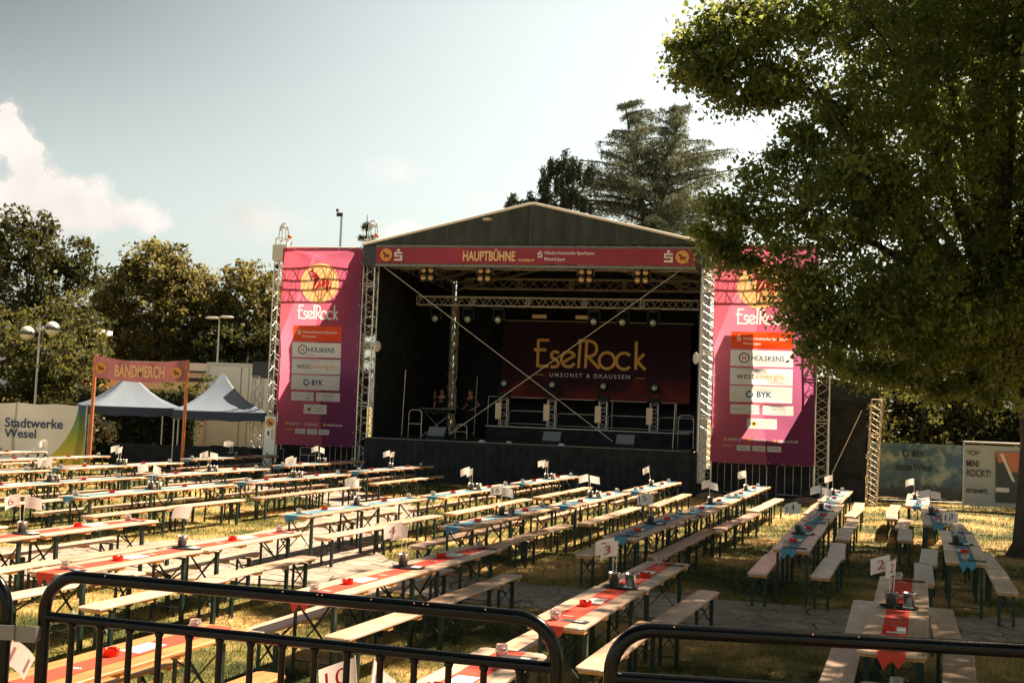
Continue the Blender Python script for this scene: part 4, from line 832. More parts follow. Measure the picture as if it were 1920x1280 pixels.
q = sthing('riser', 'long black riser under the truss posts on the stage', 'stage riser', -8, 4.6, 1.402); g = MB(); g.box(0,7.4,0,3.4,0,.48); g.build('riser_body', M_black, q); g = MB(); g.box(0,7.4,-.02,-.002,.44,.47); g.build('riser_trim', M_alu_d, q)
q = sthing('pipe_rail', 'long pale pipe across the foot of the red backdrop', 'pipe', -8.4, 6.6, 2.96); g = MB(); g.tube((0,0,0),(7.2,0,-.02),.022,6); g.build('pipe', M_rl, q); [MB().tube((x,0,-1.08),(x,0,0),.018,5).build('pipe_foot', M_rl, q) for x in (0,2.4,4.8,7.2)]
for s, t, h, lb in ((-10.2,1.4,2.3,'tall thin pale stand at the left edge of the stage'),(-.95,.9,1.45,'thin pale pole at the right edge of the deck'),(-8.9,6.5,2.3,'thin upright pole behind the pair of crew members')):
    q = sthing('microphone_stand', lb, 'stand', s, t, 1.4); g = MB(); g.tube((0,0,.02),(.05,0,h),.016,6); g.build('pole', M_rl, q); g = MB(); g.lathe([(0,0),(.16,0),(.14,.025),(0,.03)], 14); g.build('foot', M_black, q)
q = sthing('cable_bundle', 'pale twisted bundle of wrapped cable on the rear left tower', 'cables', -10.58, 9.3, 1.4)
g = MB(); rn = random.Random(3)
for k in range(14):
    a = rn.uniform(0, 6.28); g.path([(.17*math.cos(a+j*.9+k), .17*math.sin(a+j*.9+k), j*.46) for j in range(13)], .028, 5)
g.build('cables', mat('pale_foil', (.85,.76,.55), .35, .2, bump=1., bscale=14), q)
q = sthing('keyboard_stand', 'dark mixing desk on a stand left of the crew members', 'mixing desk', -9.7, 4.0, 1.4); g = MB(); g.box(-.6,.6,-.3,.3,.85,1.0); g.build('desk', M_black, q); g = MB(); [g.tube((x,-.2,0),(-x,.2,.85),.02,5) for x in (-.5,.5)]; g.tube((-.6,-.32,1.01),(.6,-.32,1.01),.012,5); g.build('stand', M_alu_d, q)
for s, lb, m_ in ((-7.0,'small pale rag lying on the deck edge left of the centre','a'),(-6.1,'small coil of tape lying on the deck edge','b'),(-4.4,'small blue-white cloth lying on the deck edge right of the centre','a')):
    q = sthing('cloth' if m_ == 'a' else 'tape_roll', lb, 'cloth' if m_ == 'a' else 'tape', s, -.1, 1.402); g = MB()
    g.lathe([(.0,.07),(.06,.06),(.13,.0),(.0,.0)] if m_ == 'a' else [(.05,0),(.09,0),(.09,.05),(.05,.05),(.05,0)], 9); g.build('body', mat('rag', (.45,.55,.65), .8) if m_ == 'a' else mat('tape', (.6,.5,.3), .6), q)

# people ------------------------------------------------------------------
M_skin = mat('skin', (.62,.27,.16), .5); M_tee = mat('black_tee', (.012,.012,.014), .9); M_hair = mat('dark_hair', (.02,.014,.01), .8); M_trou = mat('dark_trousers', (.014,.014,.018), .9)
def skin_obj(name, verts, edges, radii, m, parent, sub=2, root=0):
    me = bpy.data.meshes.new(name); me.from_pydata(verts, edges, []); o = bpy.data.objects.new(name, me); C.objects.link(o)
    if parent: o.parent = parent
    o.modifiers.new('skin', 'SKIN'); me.skin_vertices or None
    if not me.skin_vertices: me.attributes.new
    sv = me.skin_vertices[0].data if me.skin_vertices else None
    if sv:
        for i, r in enumerate(radii): sv[i].radius = r if isinstance(r, tuple) else (r, r); sv[i].use_root = (i == root)
    s = o.modifiers.new('sub', 'SUBSURF'); s.levels = s.render_levels = sub
    me.materials.append(m)
    for p in me.polygons: p.use_smooth = True
    return o
def bake(o):
    dg = bpy.context.evaluated_depsgraph_get(); me = bpy.data.meshes.new_from_object(o.evaluated_get(dg)); ms = list(o.data.materials); o.modifiers.clear(); o.data = me
    me.materials.clear(); [me.materials.append(m) for m in ms]
    for p in me.polygons: p.use_smooth = True
def person(s, t, z, rz, label, arms, head_turn=0., lean=0., h=1.8, legs=((.10,0,.0),(-.10,0,0))):
    q = sthing('person', label, 'person', s, t, z, None, rz); k = h/1.8
    V = [(0,0,.95),(0,.01,1.12),(0,lean*.5,1.30),(0,lean,1.44),(0,lean-.01,1.52),(0,lean-.03,1.58),(0,lean-.045,1.66),(0,lean-.03,1.75)]; Rr = [(.155,.11),(.14,.10),(.17,.115),(.15,.09),(.055,.055),(.075,.085),(.078,.098),(.05,.06)]
    E_ = [(i, i+1) for i in range(7)]
    def chain(st, pts, rs):
        p = st
        for v, r in zip(pts, rs): V.append(v); Rr.append(r); E_.append((p, len(V)-1)); p = len(V)-1
        return p
    for sgn, (dx, dy, _) in zip((1, -1), legs): chain(0, [(sgn*.10,0,.88),(sgn*.11+dx*.3,dy*.5-.02,.50),(sgn*.11+dx*.6,dy+.03,.10),(sgn*.12+dx*.6,dy-.13,.045)], [.085,.058,.042,(.042,.03)])
    hands = []
    for sgn, (el, ha) in zip((1, -1), arms):
        sh = (sgn*.19, lean, 1.42); wr = tuple(e+(h_-e)*.88 for e, h_ in zip(el, ha))
        e_ = chain(3, [sh, el, wr], [.055,.042,.030]); hands.append((e_, wr, ha, sgn))
    o = skin_obj('body', [tuple(c*k for c in v) for v in V], E_, [((r if isinstance(r, tuple) else (r, r))[0]*k, (r if isinstance(r, tuple) else (r, r))[1]*k) for r in Rr], M_skin, q)
    bake(o)
    for _, wr, ha, sgn in hands:       # palm with five separate fingers
        d = (Vector(ha)-Vector(wr)).normalized(); side = d.cross(Vector((0,0,1))).normalized() if abs(d.z) < .9 else Vector((1,0,0)); w_ = Vector(wr)
        v = [w_, w_+d*.08]; e = [(0,1)]; r = [(.028,.018),(.036,.016)]
        for i, ln in enumerate((.065,.075,.07,.055)):
            b = w_+d*.085+side*((i-1.5)*.019); c = b+d*ln*.55; f_ = c+(d*.8-Vector((0,0,.4)))*ln*.45; n0 = len(v); v += [b, c, f_]; e += [(1, n0), (n0, n0+1), (n0+1, n0+2)]; r += [.009,.0085,.007]
        n0 = len(v); b = w_+d*.03+side*.03*sgn; v += [b, b+d*.03+side*.02*sgn, b+d*.055+side*.022*sgn]; e += [(0, n0), (n0, n0+1), (n0+1, n0+2)]; r += [.011,.010,.008]
        hnd = skin_obj('hand', [tuple(x*k) for x in v], e, r, M_skin, o, 1); bake(hnd)
    # face: nose, eyes, mouth, ears
    g = MB(); hz = 1.665; hy = lean-.045
    g.add([(-.014,hy-.088,hz-.02),(.014,hy-.088,hz-.02),(0,hy-.115,hz-.022),(0,hy-.09,hz+.03)], [(0,1,2),(0,2,3),(1,3,2)]); g.lathe([(0,-.03),(.012,0),(0,.03)], 6, (.078,hy,hz)); g.lathe([(0,-.03),(.012,0),(0,.03)], 6, (-.078,hy,hz)); n = g.build('nose_and_ears', M_skin, o); n.scale = (k,)*3
    g = MB(); g.box(-.042,-.018,hy-.096,hy-.086,hz+.012,hz+.022); g.box(.018,.042,hy-.096,hy-.086,hz+.012,hz+.022); g.box(-.025,.025,hy-.094,hy-.08,hz-.052,hz-.044); n = g.build('eyes_and_mouth', M_ink_b, o); n.scale = (k,)*3
    g = MB(); P_ = [(0.0,.105),(.04,.098),(.075,.065),(.09,.02),(.088,-.02),(.07,-.04)]; g.lathe([(r_, z_) for r_, z_ in P_], 14, (0,lean-.015,1.69)); n = g.build('hair', M_hair, o); n.scale = (k,)*3
    # shirt and trousers follow the body, a little larger
    TV = [(0,0,.93),(0,.01,1.12),(0,lean*.5,1.30),(0,lean,1.43)]; TR = [(.172,.13),(.158,.118),(.188,.132),(.165,.105)]; TE = [(0,1),(1,2),(2,3)]
    for sgn, (el, ha) in zip((1, -1), arms):
        sh = Vector((sgn*.19, lean, 1.42)); m_ = sh.lerp(Vector(el), .62); n0 = len(TV); TV += [tuple(sh), tuple(m_)]; TR += [(.070,.070),(.062,.062)]; TE += [(3, n0), (n0, n0+1)]
    o2 = skin_obj('shirt', [tuple(c*k for c in v) for v in TV], TE, [(a*k, b*k) for a, b in TR], M_tee, q); bake(o2)
    LV = [(0,0,.97)]; LR = [(.165,.125)]; LE = []
    for sgn, (dx, dy, _) in zip((1, -1), legs): n0 = len(LV); LV += [(sgn*.10,0,.88),(sgn*.11+dx*.3,dy*.5-.02,.50),(sgn*.11+dx*.6,dy+.03,.09)]; LR += [(.10,.10),(.075,.075),(.062,.062)]; LE += [(0, n0), (n0, n0+1), (n0+1, n0+2)]
    o3 = skin_obj('trousers', [tuple(c*k for c in v) for v in LV], LE, [(a*k, b*k) for a, b in LR], M_trou, q); bake(o3)
    if True:
        g = MB()
        for (x, y, _), sgn in zip(legs, (1, -1)): g.box((sgn*.12+x*.6)-.045, (sgn*.12+x*.6)+.045, y-.19, y+.07, 0, .075)
        n = g.build('shoes', M_ink_b, q)
    return q
px = lambda s: s
p1 = person(-10.45, 7.3, 1.4, 0, 'person in black T-shirt with white back print, standing beside the cable tower, arm raised', (((.42,-.06,1.30),(.62,-.10,1.12)), ((-.30,.0,1.14),(-.30,-.03,.88))), h=1.84)
letters(p1, 'CREW', -.10, .10, 1.28, 1.33, M_letter_w, y=-.15, bold=.02); 
person(-10.95, 7.9, 1.4, R(40), 'person half hidden behind the crew member with the white print', (((.30,0,1.14),(.30,-.1,.9)), ((-.30,.0,1.14),(-.27,-.12,.92))), h=1.80)
person(-9.15, 6.9, 1.4, R(-35), 'person in black T-shirt with hand on hip, right of the cable tower', (((.42,.05,1.16),(.20,-.12,1.02)), ((-.30,.02,1.14),(-.20,-.20,1.05))), h=1.84, lean=-.03)
# little items under the banners: crowd barriers
def barrier_row(s, t, lb, n=9, Wd=2.2, H=1.08):
    q = sthing('crowd_barrier', lb, 'barrier', s, t, 0, 'silver crowd barriers below the banners'); g = MB()
    g.path([(0,0,.05),(0,0,H-.08),(.08,0,H),(Wd-.08,0,H),(Wd,0,H-.08),(Wd,0,.05)], .019, 6); g.tube((0,0,.16),(Wd,0,.16),.016,6); g.build('tube_frame', M_steel, q)
    for i in range(1, n): 
        b = MB(); b.tube((Wd*i/n,0,.16),(Wd*i/n,0,H),.010,5); b.build('bar', M_steel, q)
    g = MB(); g.tube((.25,-.3,.02),(.25,.3,.02),.018,6); g.tube((Wd-.25,-.3,.02),(Wd-.25,.3,.02),.018,6); g.build('foot', M_steel, q)
barrier_row(-13.2, .45, 'silver crowd barrier standing below the left sponsor banner', 10, 2.0); barrier_row(.5, .45, 'left silver crowd barrier below the right sponsor banner', 7, 1.5); barrier_row(2.3, .45, 'right silver crowd barrier below the right sponsor banner', 6, 1.5)
q = sthing('flight_case', 'small dark equipment rack with pale frame below the left sponsor banner', 'equipment rack', -13.35, .2, 0); g = MB(); g.box(0,.55,0,.3,.1,.95); g.build('case', M_black, q); g = MB(); [g.tube(a, b, .014, 5) for a, b in (((0,-.02,.1),(0,-.02,.95)),((.55,-.02,.1),(.55,-.02,.95)),((0,-.02,.95),(.55,-.02,.95)),((0,-.02,.7),(.55,-.02,.7)),((0,-.02,.45),(.3,-.02,.45)),((.3,-.02,.45),(.3,-.02,.7)))]; g.build('frame', M_rl, q)
for s, t, lb in ((.35,-.75,'flat reddish stone near the right stage tower'),(3.2,-.7,'flat stone at the foot of the right wing tower')):
    q = sthing('boulder', lb, 'stone', s, t, 0); g = MB(); g.lathe([(0,-.02),(.35,0),(.42,.10),(.28,.22),(0,.26)], 12); o = g.build('stone', mat('boulder_stone', (.16,.10,.07), .9, var=.3, bump=.8, bscale=8), q); o.scale = (1.15,.7,.8)

# ------------------------------------------------------------------ signs left and right
def photo_text(parent, *a, **k): return letters(parent, *a, **k)
q = thing('fence_banner', 'wide white banner with dark company name, green corner, at the far left', 'banner', (-13.72, 36, .12), R(1.5)); g = MB(); Wd = 6.5
N_ = 26; v = []; f = []
for j in range(9):
    for i in range(N_+1): x = -Wd*i/N_; z = 1.97*j/8; v.append((x, .03*math.sin(x*2.6+z)+.02*math.sin(x*5-z*3), z-.02*math.sin(i*1.3)*(j == 8)))
for j in range(8):
    for i in range(N_): f.append((j*(N_+1)+i+1, j*(N_+1)+i, (j+1)*(N_+1)+i, (j+1)*(N_+1)+i+1))
g.v, g.f, g.m, g.sm = v, f, [0]*len(f), [True]*len(f)
def swmat():
    m = bpy.data.materials.new('fence_banner_print'); m.use_nodes = True; N = m.node_tree.nodes; L = m.node_tree.links; b = N['Principled BSDF']; tc = N.new('ShaderNodeTexCoord'); sp = N.new('ShaderNodeSeparateXYZ'); L.new(tc.outputs['Object'], sp.inputs[0])
    def mth(op, a, b_=None, cl=False):
        n = N.new('ShaderNodeMath'); n.operation = op; n.use_clamp = cl
        for i, v_ in enumerate((a, b_)):
            if v_ is None: continue
            if isinstance(v_, (int, float)): n.inputs[i].default_value = v_
            else: L.new(v_, n.inputs[i])
        return n.outputs[0]
    # circle edge: green field lies outside a big circle centred far left/top
    dx = mth('SUBTRACT', sp.outputs[0], -2.75); dz = mth('SUBTRACT', sp.outputs[2], 2.15); d = mth('SQRT', mth('ADD', mth('MULTIPLY', dx, dx), mth('MULTIPLY', dz, dz)))
    k = mth('MULTIPLY', mth('SUBTRACT', d, 2.5), 60, True)
    r = N.new('ShaderNodeValToRGB'); e = r.color_ramp.elements; e[0].position = .1; e[0].color = (.42,.32,.04,1); e[1].position = .98; e[1].color = (.03,.10,.20,1); x = e.new(.55); x.color = (.16,.22,.03,1); x = e.new(.8); x.color = (.07,.16,.07,1); L.new(mth('DIVIDE', sp.outputs[2], 1.97), r.inputs[0])
    mx = N.new('ShaderNodeMix'); mx.data_type = 'RGBA'; L.new(k, mx.inputs[0]); mx.inputs[6].default_value = (.47,.46,.42,1); L.new(r.outputs[0], mx.inputs[7]); L.new(mx.outputs[2], b.inputs['Base Color']); b.inputs['Roughness'].default_value = .6
    t = N.new('ShaderNodeBsdfTranslucent'); L.new(mx.outputs[2], t.inputs[0]); ms = N.new('ShaderNodeMixShader'); ms.inputs[0].default_value = .2; L.new(b.outputs[0], ms.inputs[1]); L.new(t.outputs[0], ms.inputs[2]); L.new(ms.outputs[0], N['Material Output'].inputs[0]); return m
g.build('banner_cloth', swmat(), q)
letters(q, 'Stadtwerke', -2.54, -.68, 1.19, 1.50, M_navy, y=-.07, bold=.022); letters(q, 'Wesel', -2.54, -1.52, .86, 1.15, M_navy, y=-.07, bold=.022); letters(q, 'welt,', -2.98, -2.54, .42, .56, M_dark, y=-.07, bold=.012)
g = MB(); ribbon(g, [(-3.05+.3*math.cos(R(a)), 1.18+.3*math.sin(R(a))) for a in range(0, 361, 15)], .07, -.07); g.build('logo_ring', mat('logo_green', (.25,.35,.05), .7), q)
[MB().tube((x,.06,-.12),(x,.06,2.02),.025,6).build('fence_post', M_steel, q) for x in (0,-2.2,-4.4,-6.5)]

ma = thing('market_arch', 'two orange posts holding the dusty red BANDMERCH banner over the tents', 'banner stand', (-13.6, 36.2, 0), R(0)); M_op = mat('orange_post', (.55,.17,.05), .55, var=.15, scale=5)
for x, h in ((0,3.78),(3.02,3.70)):
    g = MB(); g.tube((x,0,0),(x+.02,0,h),.055,10); g.build('post', M_op, ma)
mb_ = thing('market_banner', 'dusty red banner reading BANDMERCH stretched between two orange posts', 'banner', (-13.6, 36.1, 2.9), 0); g = MB(); v = []; f = []
for i in range(25):
    x = .04+2.96*i/24; sg = -.12*math.sin(math.pi*i/24)-.05*i/24; v += [(x,.02*math.sin(i*.8),.13+sg*.8),(x,.02*math.sin(i*.8),.84+sg*1.1)]
for i in range(24): f.append((2*i,2*i+2,2*i+3,2*i+1))
g.v, g.f, g.m, g.sm = v, f, [0]*24, [True]*24; g.build('banner_cloth', mat('dusty_red', (.34,.12,.13), .65, var=.3, scale=1.4, trans=.2), mb_)
letters(mb_, 'BANDMERCH', .72, 2.34, .16, .56, M_letter_y, y=-.05, bold=.03)
for x in (.26, 2.72):
    g = MB(); disc(g, x, .44 if x < 1 else .37, .18, -.042, -.04); g.build('emblem_disc', M_yel, mb_); donkey(mb_, x, .43 if x < 1 else .36, .16, M_maroon, y=-.05)

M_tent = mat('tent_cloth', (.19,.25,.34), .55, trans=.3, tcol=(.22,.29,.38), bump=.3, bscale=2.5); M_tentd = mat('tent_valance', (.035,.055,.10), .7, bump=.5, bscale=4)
def tent(x, y, rz, label, hw=1.5, ze=2.12, zp=3.30):
    t = thing('market_tent', label, 'tent', (x, y, 0), rz, 'blue grey pop-up market tents'); g = MB(); n = 10; v = []; f = []
    prof = [(1.0,0),(.80,.10),(.60,.25),(.40,.45),(.22,.68),(.08,.90),(.0,1.0)]
    for k, (r, zf) in enumerate(prof):
        for side in range(4):
            for i in range(n):
                u = -1+2*i/n; a, b = [(u,-1),(1,u),(-u,1),(-1,-u)][side]; sag = -.06*(1-u*u)*(r if k else .6); v.append((a*hw*r, b*hw*r, ze+(zp-ze)*zf+sag+(.02*math.sin(i*2+side) if k == 1 else 0)))
    m_ = 4*n
    for k in range(len(prof)-1):
        for i in range(m_): f.append((k*m_+i, k*m_+(i+1) % m_, (k+1)*m_+(i+1) % m_, (k+1)*m_+i))
    g.add(v, f, 0, True); g.build('canopy', M_tent, t)
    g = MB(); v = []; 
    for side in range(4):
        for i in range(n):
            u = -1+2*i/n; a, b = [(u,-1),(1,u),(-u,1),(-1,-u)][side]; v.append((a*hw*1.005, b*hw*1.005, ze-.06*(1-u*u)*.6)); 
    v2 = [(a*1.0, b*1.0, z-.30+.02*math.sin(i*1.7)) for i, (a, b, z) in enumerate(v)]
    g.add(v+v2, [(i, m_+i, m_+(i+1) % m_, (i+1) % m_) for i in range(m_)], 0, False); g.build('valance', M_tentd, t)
    for a, b in ((-1,-1),(1,-1),(1,1),(-1,1)):
        g = MB(); g.tube((a*hw*.97,b*hw*.97,0),(a*hw*.97,b*hw*.97,ze),.022,6); g.box(a*hw*.97-.06,a*hw*.97+.06,b*hw*.97-.06,b*hw*.97+.06,0,.01); g.build('leg', M_steel, t)
    g = MB(); g.tube((-hw,-hw,ze-.03),(hw,-hw,ze-.03),.015,5); g.tube((-hw,hw,ze-.03),(hw,hw,ze-.03),.015,5); g.tube((0,0,ze-.2),(0,0,zp),.02,6); g.tube((0,0,ze-.1),(hw,-hw,ze-.35),.012,4); g.tube((0,0,ze-.1),(-hw,-hw,ze-.35),.012,4); g.build('roof_frame', M_steel, t)
    return t
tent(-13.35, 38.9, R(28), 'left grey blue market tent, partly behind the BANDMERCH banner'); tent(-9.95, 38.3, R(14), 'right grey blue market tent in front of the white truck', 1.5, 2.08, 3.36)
q = thing('skirt_fence', 'low black cloth fence behind the tables below the market tents', 'fence', (-13.6, 38.0, 0), R(-3)); g = MB()
for i in range(30): x = i*.2; g.add([(x,.02*math.sin(i),0),(x+.2,.02*math.sin(i+1),0),(x+.2,.02*math.sin(i+1),.85),(x,.02*math.sin(i),.85)], [(0,1,2,3)])
g.build('cloth', M_black, q); [MB().tube((x,.05,0),(x,.05,.88),.018,5).build('fence_post', M_steel, q) for x in (0,1.5,3,4.5,6)]

q = thing('box_truck', 'tall white box truck body with small blue mark, parked behind the right tent', 'truck', (-12.6, 46, 0), R(-3)); M_trk = mat('truck_white', (.78,.76,.70), .5, var=.08, scale=1.5)
g = MB(); g.box(0,4.2,0,2.4,.55,3.82); g.build('cargo_body', M_trk, q)
g = MB(); g.box(-.02,4.22,-.03,2.43,3.82,3.98); g.box(-.03,.06,-.03,0,.5,3.82); g.build('roof_frame', mat('truck_trim', (.62,.6,.55), .5), q)
g = MB(); g.box(1.42,1.46,-.02,0,.6,3.8); g.box(1.75,1.78,-.015,0,.6,3.8); g.build('door_seams', mat('truck_seam', (.3,.29,.27), .6), q)
g = MB(); g.box(1.55,1.68,-.012,0,1.95,2.08); g.build('blue_mark', M_navy, q); [MB().box(1.72,2.05,-.012,0,z,z+.03).build('print_line', M_grey, q) for z in (2.0,1.88,1.76,1.64,1.5)]
g = MB(); g.box(.2,4.0,.3,2.1,.35,.55); g.build('chassis', M_black, q)
for x in (.8, 3.3):
    for y in (.25, 1.95):
        g = MB(); g.lathe([(0,-.12),(.40,-.12),(.45,-.06),(.45,.06),(.40,.12),(0,.12)], 20); o = g.build('wheel', M_black, q); o.location = (x, y, .45); o.rotation_euler = (R(90),0,0)

q = thing('low_building', 'long low pale building with flat roof and ramp behind the tents', 'building', (-22.5, 57.2, 0), R(-3)); M_bld = mat('pale_render', (.52,.46,.38), .8, var=.06)
g = MB(); g.box(0,11,0,1.2,0,3.75); g.build('wall', M_bld, q); g = MB(); g.box(-.3,11.3,-.5,1.4,3.75,4.25); g.build('roof', mat('pale_roof', (.60,.58,.54), .7), q); g = MB(); g.box(-.3,11.3,-.52,-.5,3.75,3.85); g.build('eaves_strip', M_dark, q)
for i in range(6): g = MB(); g.box(1+i*1.7,2.3+i*1.7,-.03,-.005,2.6,3.4); o = g.build('window', mat('dark_glass', (.03,.035,.04), .1), q); h = MB(); h.box(.95+i*1.7,2.35+i*1.7,-.06,-.03,2.5,2.6); h.build('sill', M_bld, o)
q = thing('ramp_wall', 'low sunlit wall with dark rail in front of the pale building', 'wall', (-21.5, 54.5, 0), R(-3)); g = MB(); g.box(0,10,0,.3,0,2.75); g.build('wall', mat('brick_pink', (.55,.36,.26), .8, var=.1), q); g = MB(); g.box(-.1,10.1,-.25,.35,2.75,3.35); g.build('parapet', M_bld, q); g = MB(); g.box(0,10,-.3,-.27,3.25,3.45); g.build('rail', M_dark, q)
q = thing('house_corner', 'small orange house corner with white fascia among the left trees', 'house', (-21.2, 50.5, 0), 0); g = MB(); g.box(0,1.6,0,3,0,5.3); g.build('wall', mat('orange_wall', (.62,.27,.08), .8), q); g = MB(); g.box(-.6,1.8,-.25,3.2,5.3,5.55); g.box(1.6,1.85,-.25,-.05,4.3,5.3); g.build('roof', mat('pale_roof', (.60,.58,.54)), q)

def street_lamp(name, label, x, y, h, arm, kind):
    t = thing(name, label, 'street lamp', (x, y, 0), 0); g = MB(); g.path([(0,0,0),(0,0,h*.5),(0,0,h+(.35 if kind == 'globe' else 0))], 1, 8, rs=[.06,.05,.035]); g.build('pole', M_steel, t)
    g = MB(); g.tube((-arm,0,h-.02),(arm,0,h+.1),.025,6); g.build('arm', M_steel, t)
    for sx, dz in ((-1,-.1),(1,.12)):
        if kind == 'globe':
            prof = [(.5*math.sin(R(a)), -.5*math.cos(R(a))) for a in range(0, 181, 12)]; g = MB(); g.lathe([(r*.56, z*.56) for r, z in prof], 20); o = g.build('globe', mat('lamp_globe', (.62,.58,.54), .25), t); o.location = (sx*(arm+.35),0,h+dz)
            g = MB(); g.lathe([(.26,-.07),(.285,-.07),(.285,.07),(.27,.07)], 20); b = g.build('band', mat('lamp_band', (.07,.075,.08), .3), o)
        else:
            g = MB(); g.lathe([(0,-.05),(.2,-.04),(.24,.02),(.15,.09),(0,.1)], 12); o = g.build('lamp_head', mat('lamp_head', (.6,.58,.54), .4), t); o.location = (sx*arm,0,h+dz*.3); o.scale = (1.6,.7,.8)
    return t
street_lamp('globe_lamp', 'double globe street lamp with dark bands above the white banner at left', -18.8, 44, 4.9, .14, 'globe')
street_lamp('street_lamp', 'small double street lamp above the middle of the BANDMERCH banner', -20.17, 60, 5.1, .5, 'flat'); street_lamp('street_lamp', 'tall double street lamp left of the white truck', -14.6, 55, 6.5, .35, 'flat')
q = thing('camera_mast', 'thin tall mast with small camera rising behind the left banner', 'mast', (-9.88, 62, 0), 0); g = MB(); g.path([(0,0,0),(0,0,7),(0,0,13.0)], 1, 8, rs=[.12,.09,.06]); g.build('pole', M_steel, q); g = MB(); g.box(-.28,.06,-.08,.08,13.0,13.2); g.lathe([(0,0),(.08,.02),(.08,.15),(0,.2)], 10, (-.25,0,13.25)); g.build('camera_head', M_dark, q)
q = thing('dispenser_post', 'white board post with orange emblem and small dispenser beside left banner', 'dispenser post', (-7.75, 35.3, 0), TH); g = MB(); g.box(0,.36,0,.08,0,1.98); g.build('board', mat('board_white', (.72,.70,.65), .5), q); g = MB(); disc(g, .18, 1.78, .15, -.006, -.003); g.build('emblem_disc', M_yel, q); donkey(q, .18, 1.77, .13, M_dark, y=-.009); g = MB(); g.box(.09,.27,-.1,0,1.28,1.58); o = g.build('dispenser', M_white, q); g = MB(); g.box(.15,.21,-.105,-.1,1.38,1.52); g.build('dispenser_window', M_dark, o)

# right signs
q = thing('fence_banner', 'dark green blue slogan banner with crowd picture, right of the stage wing', 'banner', (11.23, 34.3, .24), R(-1))
def greenmat():
    m = bpy.data.materials.new('green_print'); m.use_nodes = True; N = m.node_tree.nodes; L = m.node_tree.links; b = N['Principled BSDF']; tc = N.new('ShaderNodeTexCoord')
    n = N.new('ShaderNodeTexNoise'); n.inputs['Scale'].default_value = 2.2; n.inputs['Detail'].default_value = 8; n.inputs['Distortion'].default_value = .8; L.new(tc.outputs['Object'], n.inputs['Vector'])
    r = N.new('ShaderNodeValToRGB'); e = r.color_ramp.elements; e[0].position = .30; e[0].color = (.03,.065,.11,1); e[1].position = .72; e[1].color = (.27,.30,.24,1); x = e.new(.5); x.color = (.05,.105,.13,1); L.new(n.outputs[0], r.inputs[0])
    sp = N.new('ShaderNodeSeparateXYZ'); L.new(tc.outputs['Object'], sp.inputs[0]); n2 = N.new('ShaderNodeTexNoise'); n2.inputs['Scale'].default_value = 5; n2.inputs['Detail'].default_value = 5; L.new(tc.outputs['Object'], n2.inputs['Vector'])
    a = N.new('ShaderNodeMath'); a.operation = 'MULTIPLY_ADD'; L.new(n2.outputs[0], a.inputs[0]); a.inputs[1].default_value = -.9; L.new(sp.outputs[2], a.inputs[2])
    mr = N.new('ShaderNodeMapRange'); L.new(a.outputs[0], mr.inputs[0]); mr.inputs[1].default_value = -.2; mr.inputs[2].default_value = .05
    mx = N.new('ShaderNodeMix'); mx.data_type = 'RGBA'; L.new(mr.outputs[0], mx.inputs[0]); mx.inputs[6].default_value = (.03,.035,.04,1); L.new(r.outputs[0], mx.inputs[7]); L.new(mx.outputs[2], b.inputs['Base Color']); b.inputs['Roughness'].default_value = .6; return m
N_ = 16; v = []; f = []; g = MB()
for j in range(7):
    for i in range(N_+1): x = 2.8*i/N_; z = 1.66*j/6; v.append((x, .025*math.sin(x*3+z*2)+.015*math.sin(x*7-z*3), z))
for j in range(6):
    for i in range(N_): f.append((j*(N_+1)+i, j*(N_+1)+i+1, (j+1)*(N_+1)+i+1, (j+1)*(N_+1)+i))
g.v, g.f, g.m, g.sm = v, f, [0]*len(f), [True]*len(f); g.build('banner_cloth', greenmat(), q)
letters(q, 'BYK', 1.22, 1.62, 1.25, 1.45, M_ink_b, y=-.06, bold=.03); letters(q, 'rocks Wesel', .73, 1.83, .83, 1.05, M_ink_b, y=-.06, bold=.012); g = MB(); ribbon(g, [(1.02+.08*math.cos(R(a)), 1.35+.1*math.sin(R(a))) for a in range(60, 400, 20)], .045, -.06); g.build('logo_drop', M_ink_b, q)
[MB().tube((x,.06,-.24),(x,.06,1.72),.025,6).build('fence_post', M_steel, q) for x in (-.02,2.85)]; MB().tube((0,.06,-.1),(2.85,.06,-.1),.015,5).build('fence_rail', M_steel, q)
q = thing('fence_banner', 'white slogan banner with red striped picture, beside the oak trunk', 'banner', (13.62, 33.2, .14), R(-14)); g = MB(); v = []; f = []
for j in range(5):
    for i in range(9): x = 2.4*i/8; v.append((x, .02*math.sin(x*3+j), 1.80*j/4))
for j in range(4):
    for i in range(8): f.append((j*9+i, j*9+i+1, (j+1)*9+i+1, (j+1)*9+i))
g.v, g.f, g.m, g.sm = v, f, [0]*len(f), [True]*len(f); g.build('banner_cloth', mat('slogan_white', (.29,.31,.32), .6, var=.08), q)
letters(q, 'MINI', .07, .40, 1.15, 1.35, M_ink_b, y=-.05, bold=.01); letters(q, 'ROCKT!', .07, .74, .86, 1.08, M_ink_b, y=-.05, bold=.01); letters(q, 'FETT&WIRTZ', .07, .66, .38, .50, M_ink_b, y=-.05, bold=.03)
g = MB(); ribbon(g, [(.25+.07*math.cos(R(a)), 1.57+.07*math.sin(R(a))) for a in range(0, 361, 24)], .018, -.05)
for sx in (-1, 1):
    for k in range(3): g.box(.25+sx*(.08), .25+sx*(.20-.03*k), -.053, -.051, 1.60-.035*k, 1.615-.035*k) if sx > 0 else g.box(.25-(.20-.03*k), .25-.08, -.053, -.051, 1.60-.035*k, 1.615-.035*k)
g.build('wing_logo', M_ink_b, q)
for z, w_ in ((.70,.22),(.62,.60),(.58,.5),(.2,.45)): g = MB(); g.box(.07, .07+w_, -.052, -.05, z, z+.02); g.build('print_line', M_grey, q)
g = MB(); g.box(.88,2.3,-.052,-.05,.14,1.62); g.build('picture', mat('picture_dark', (.03,.04,.045), .6), q)
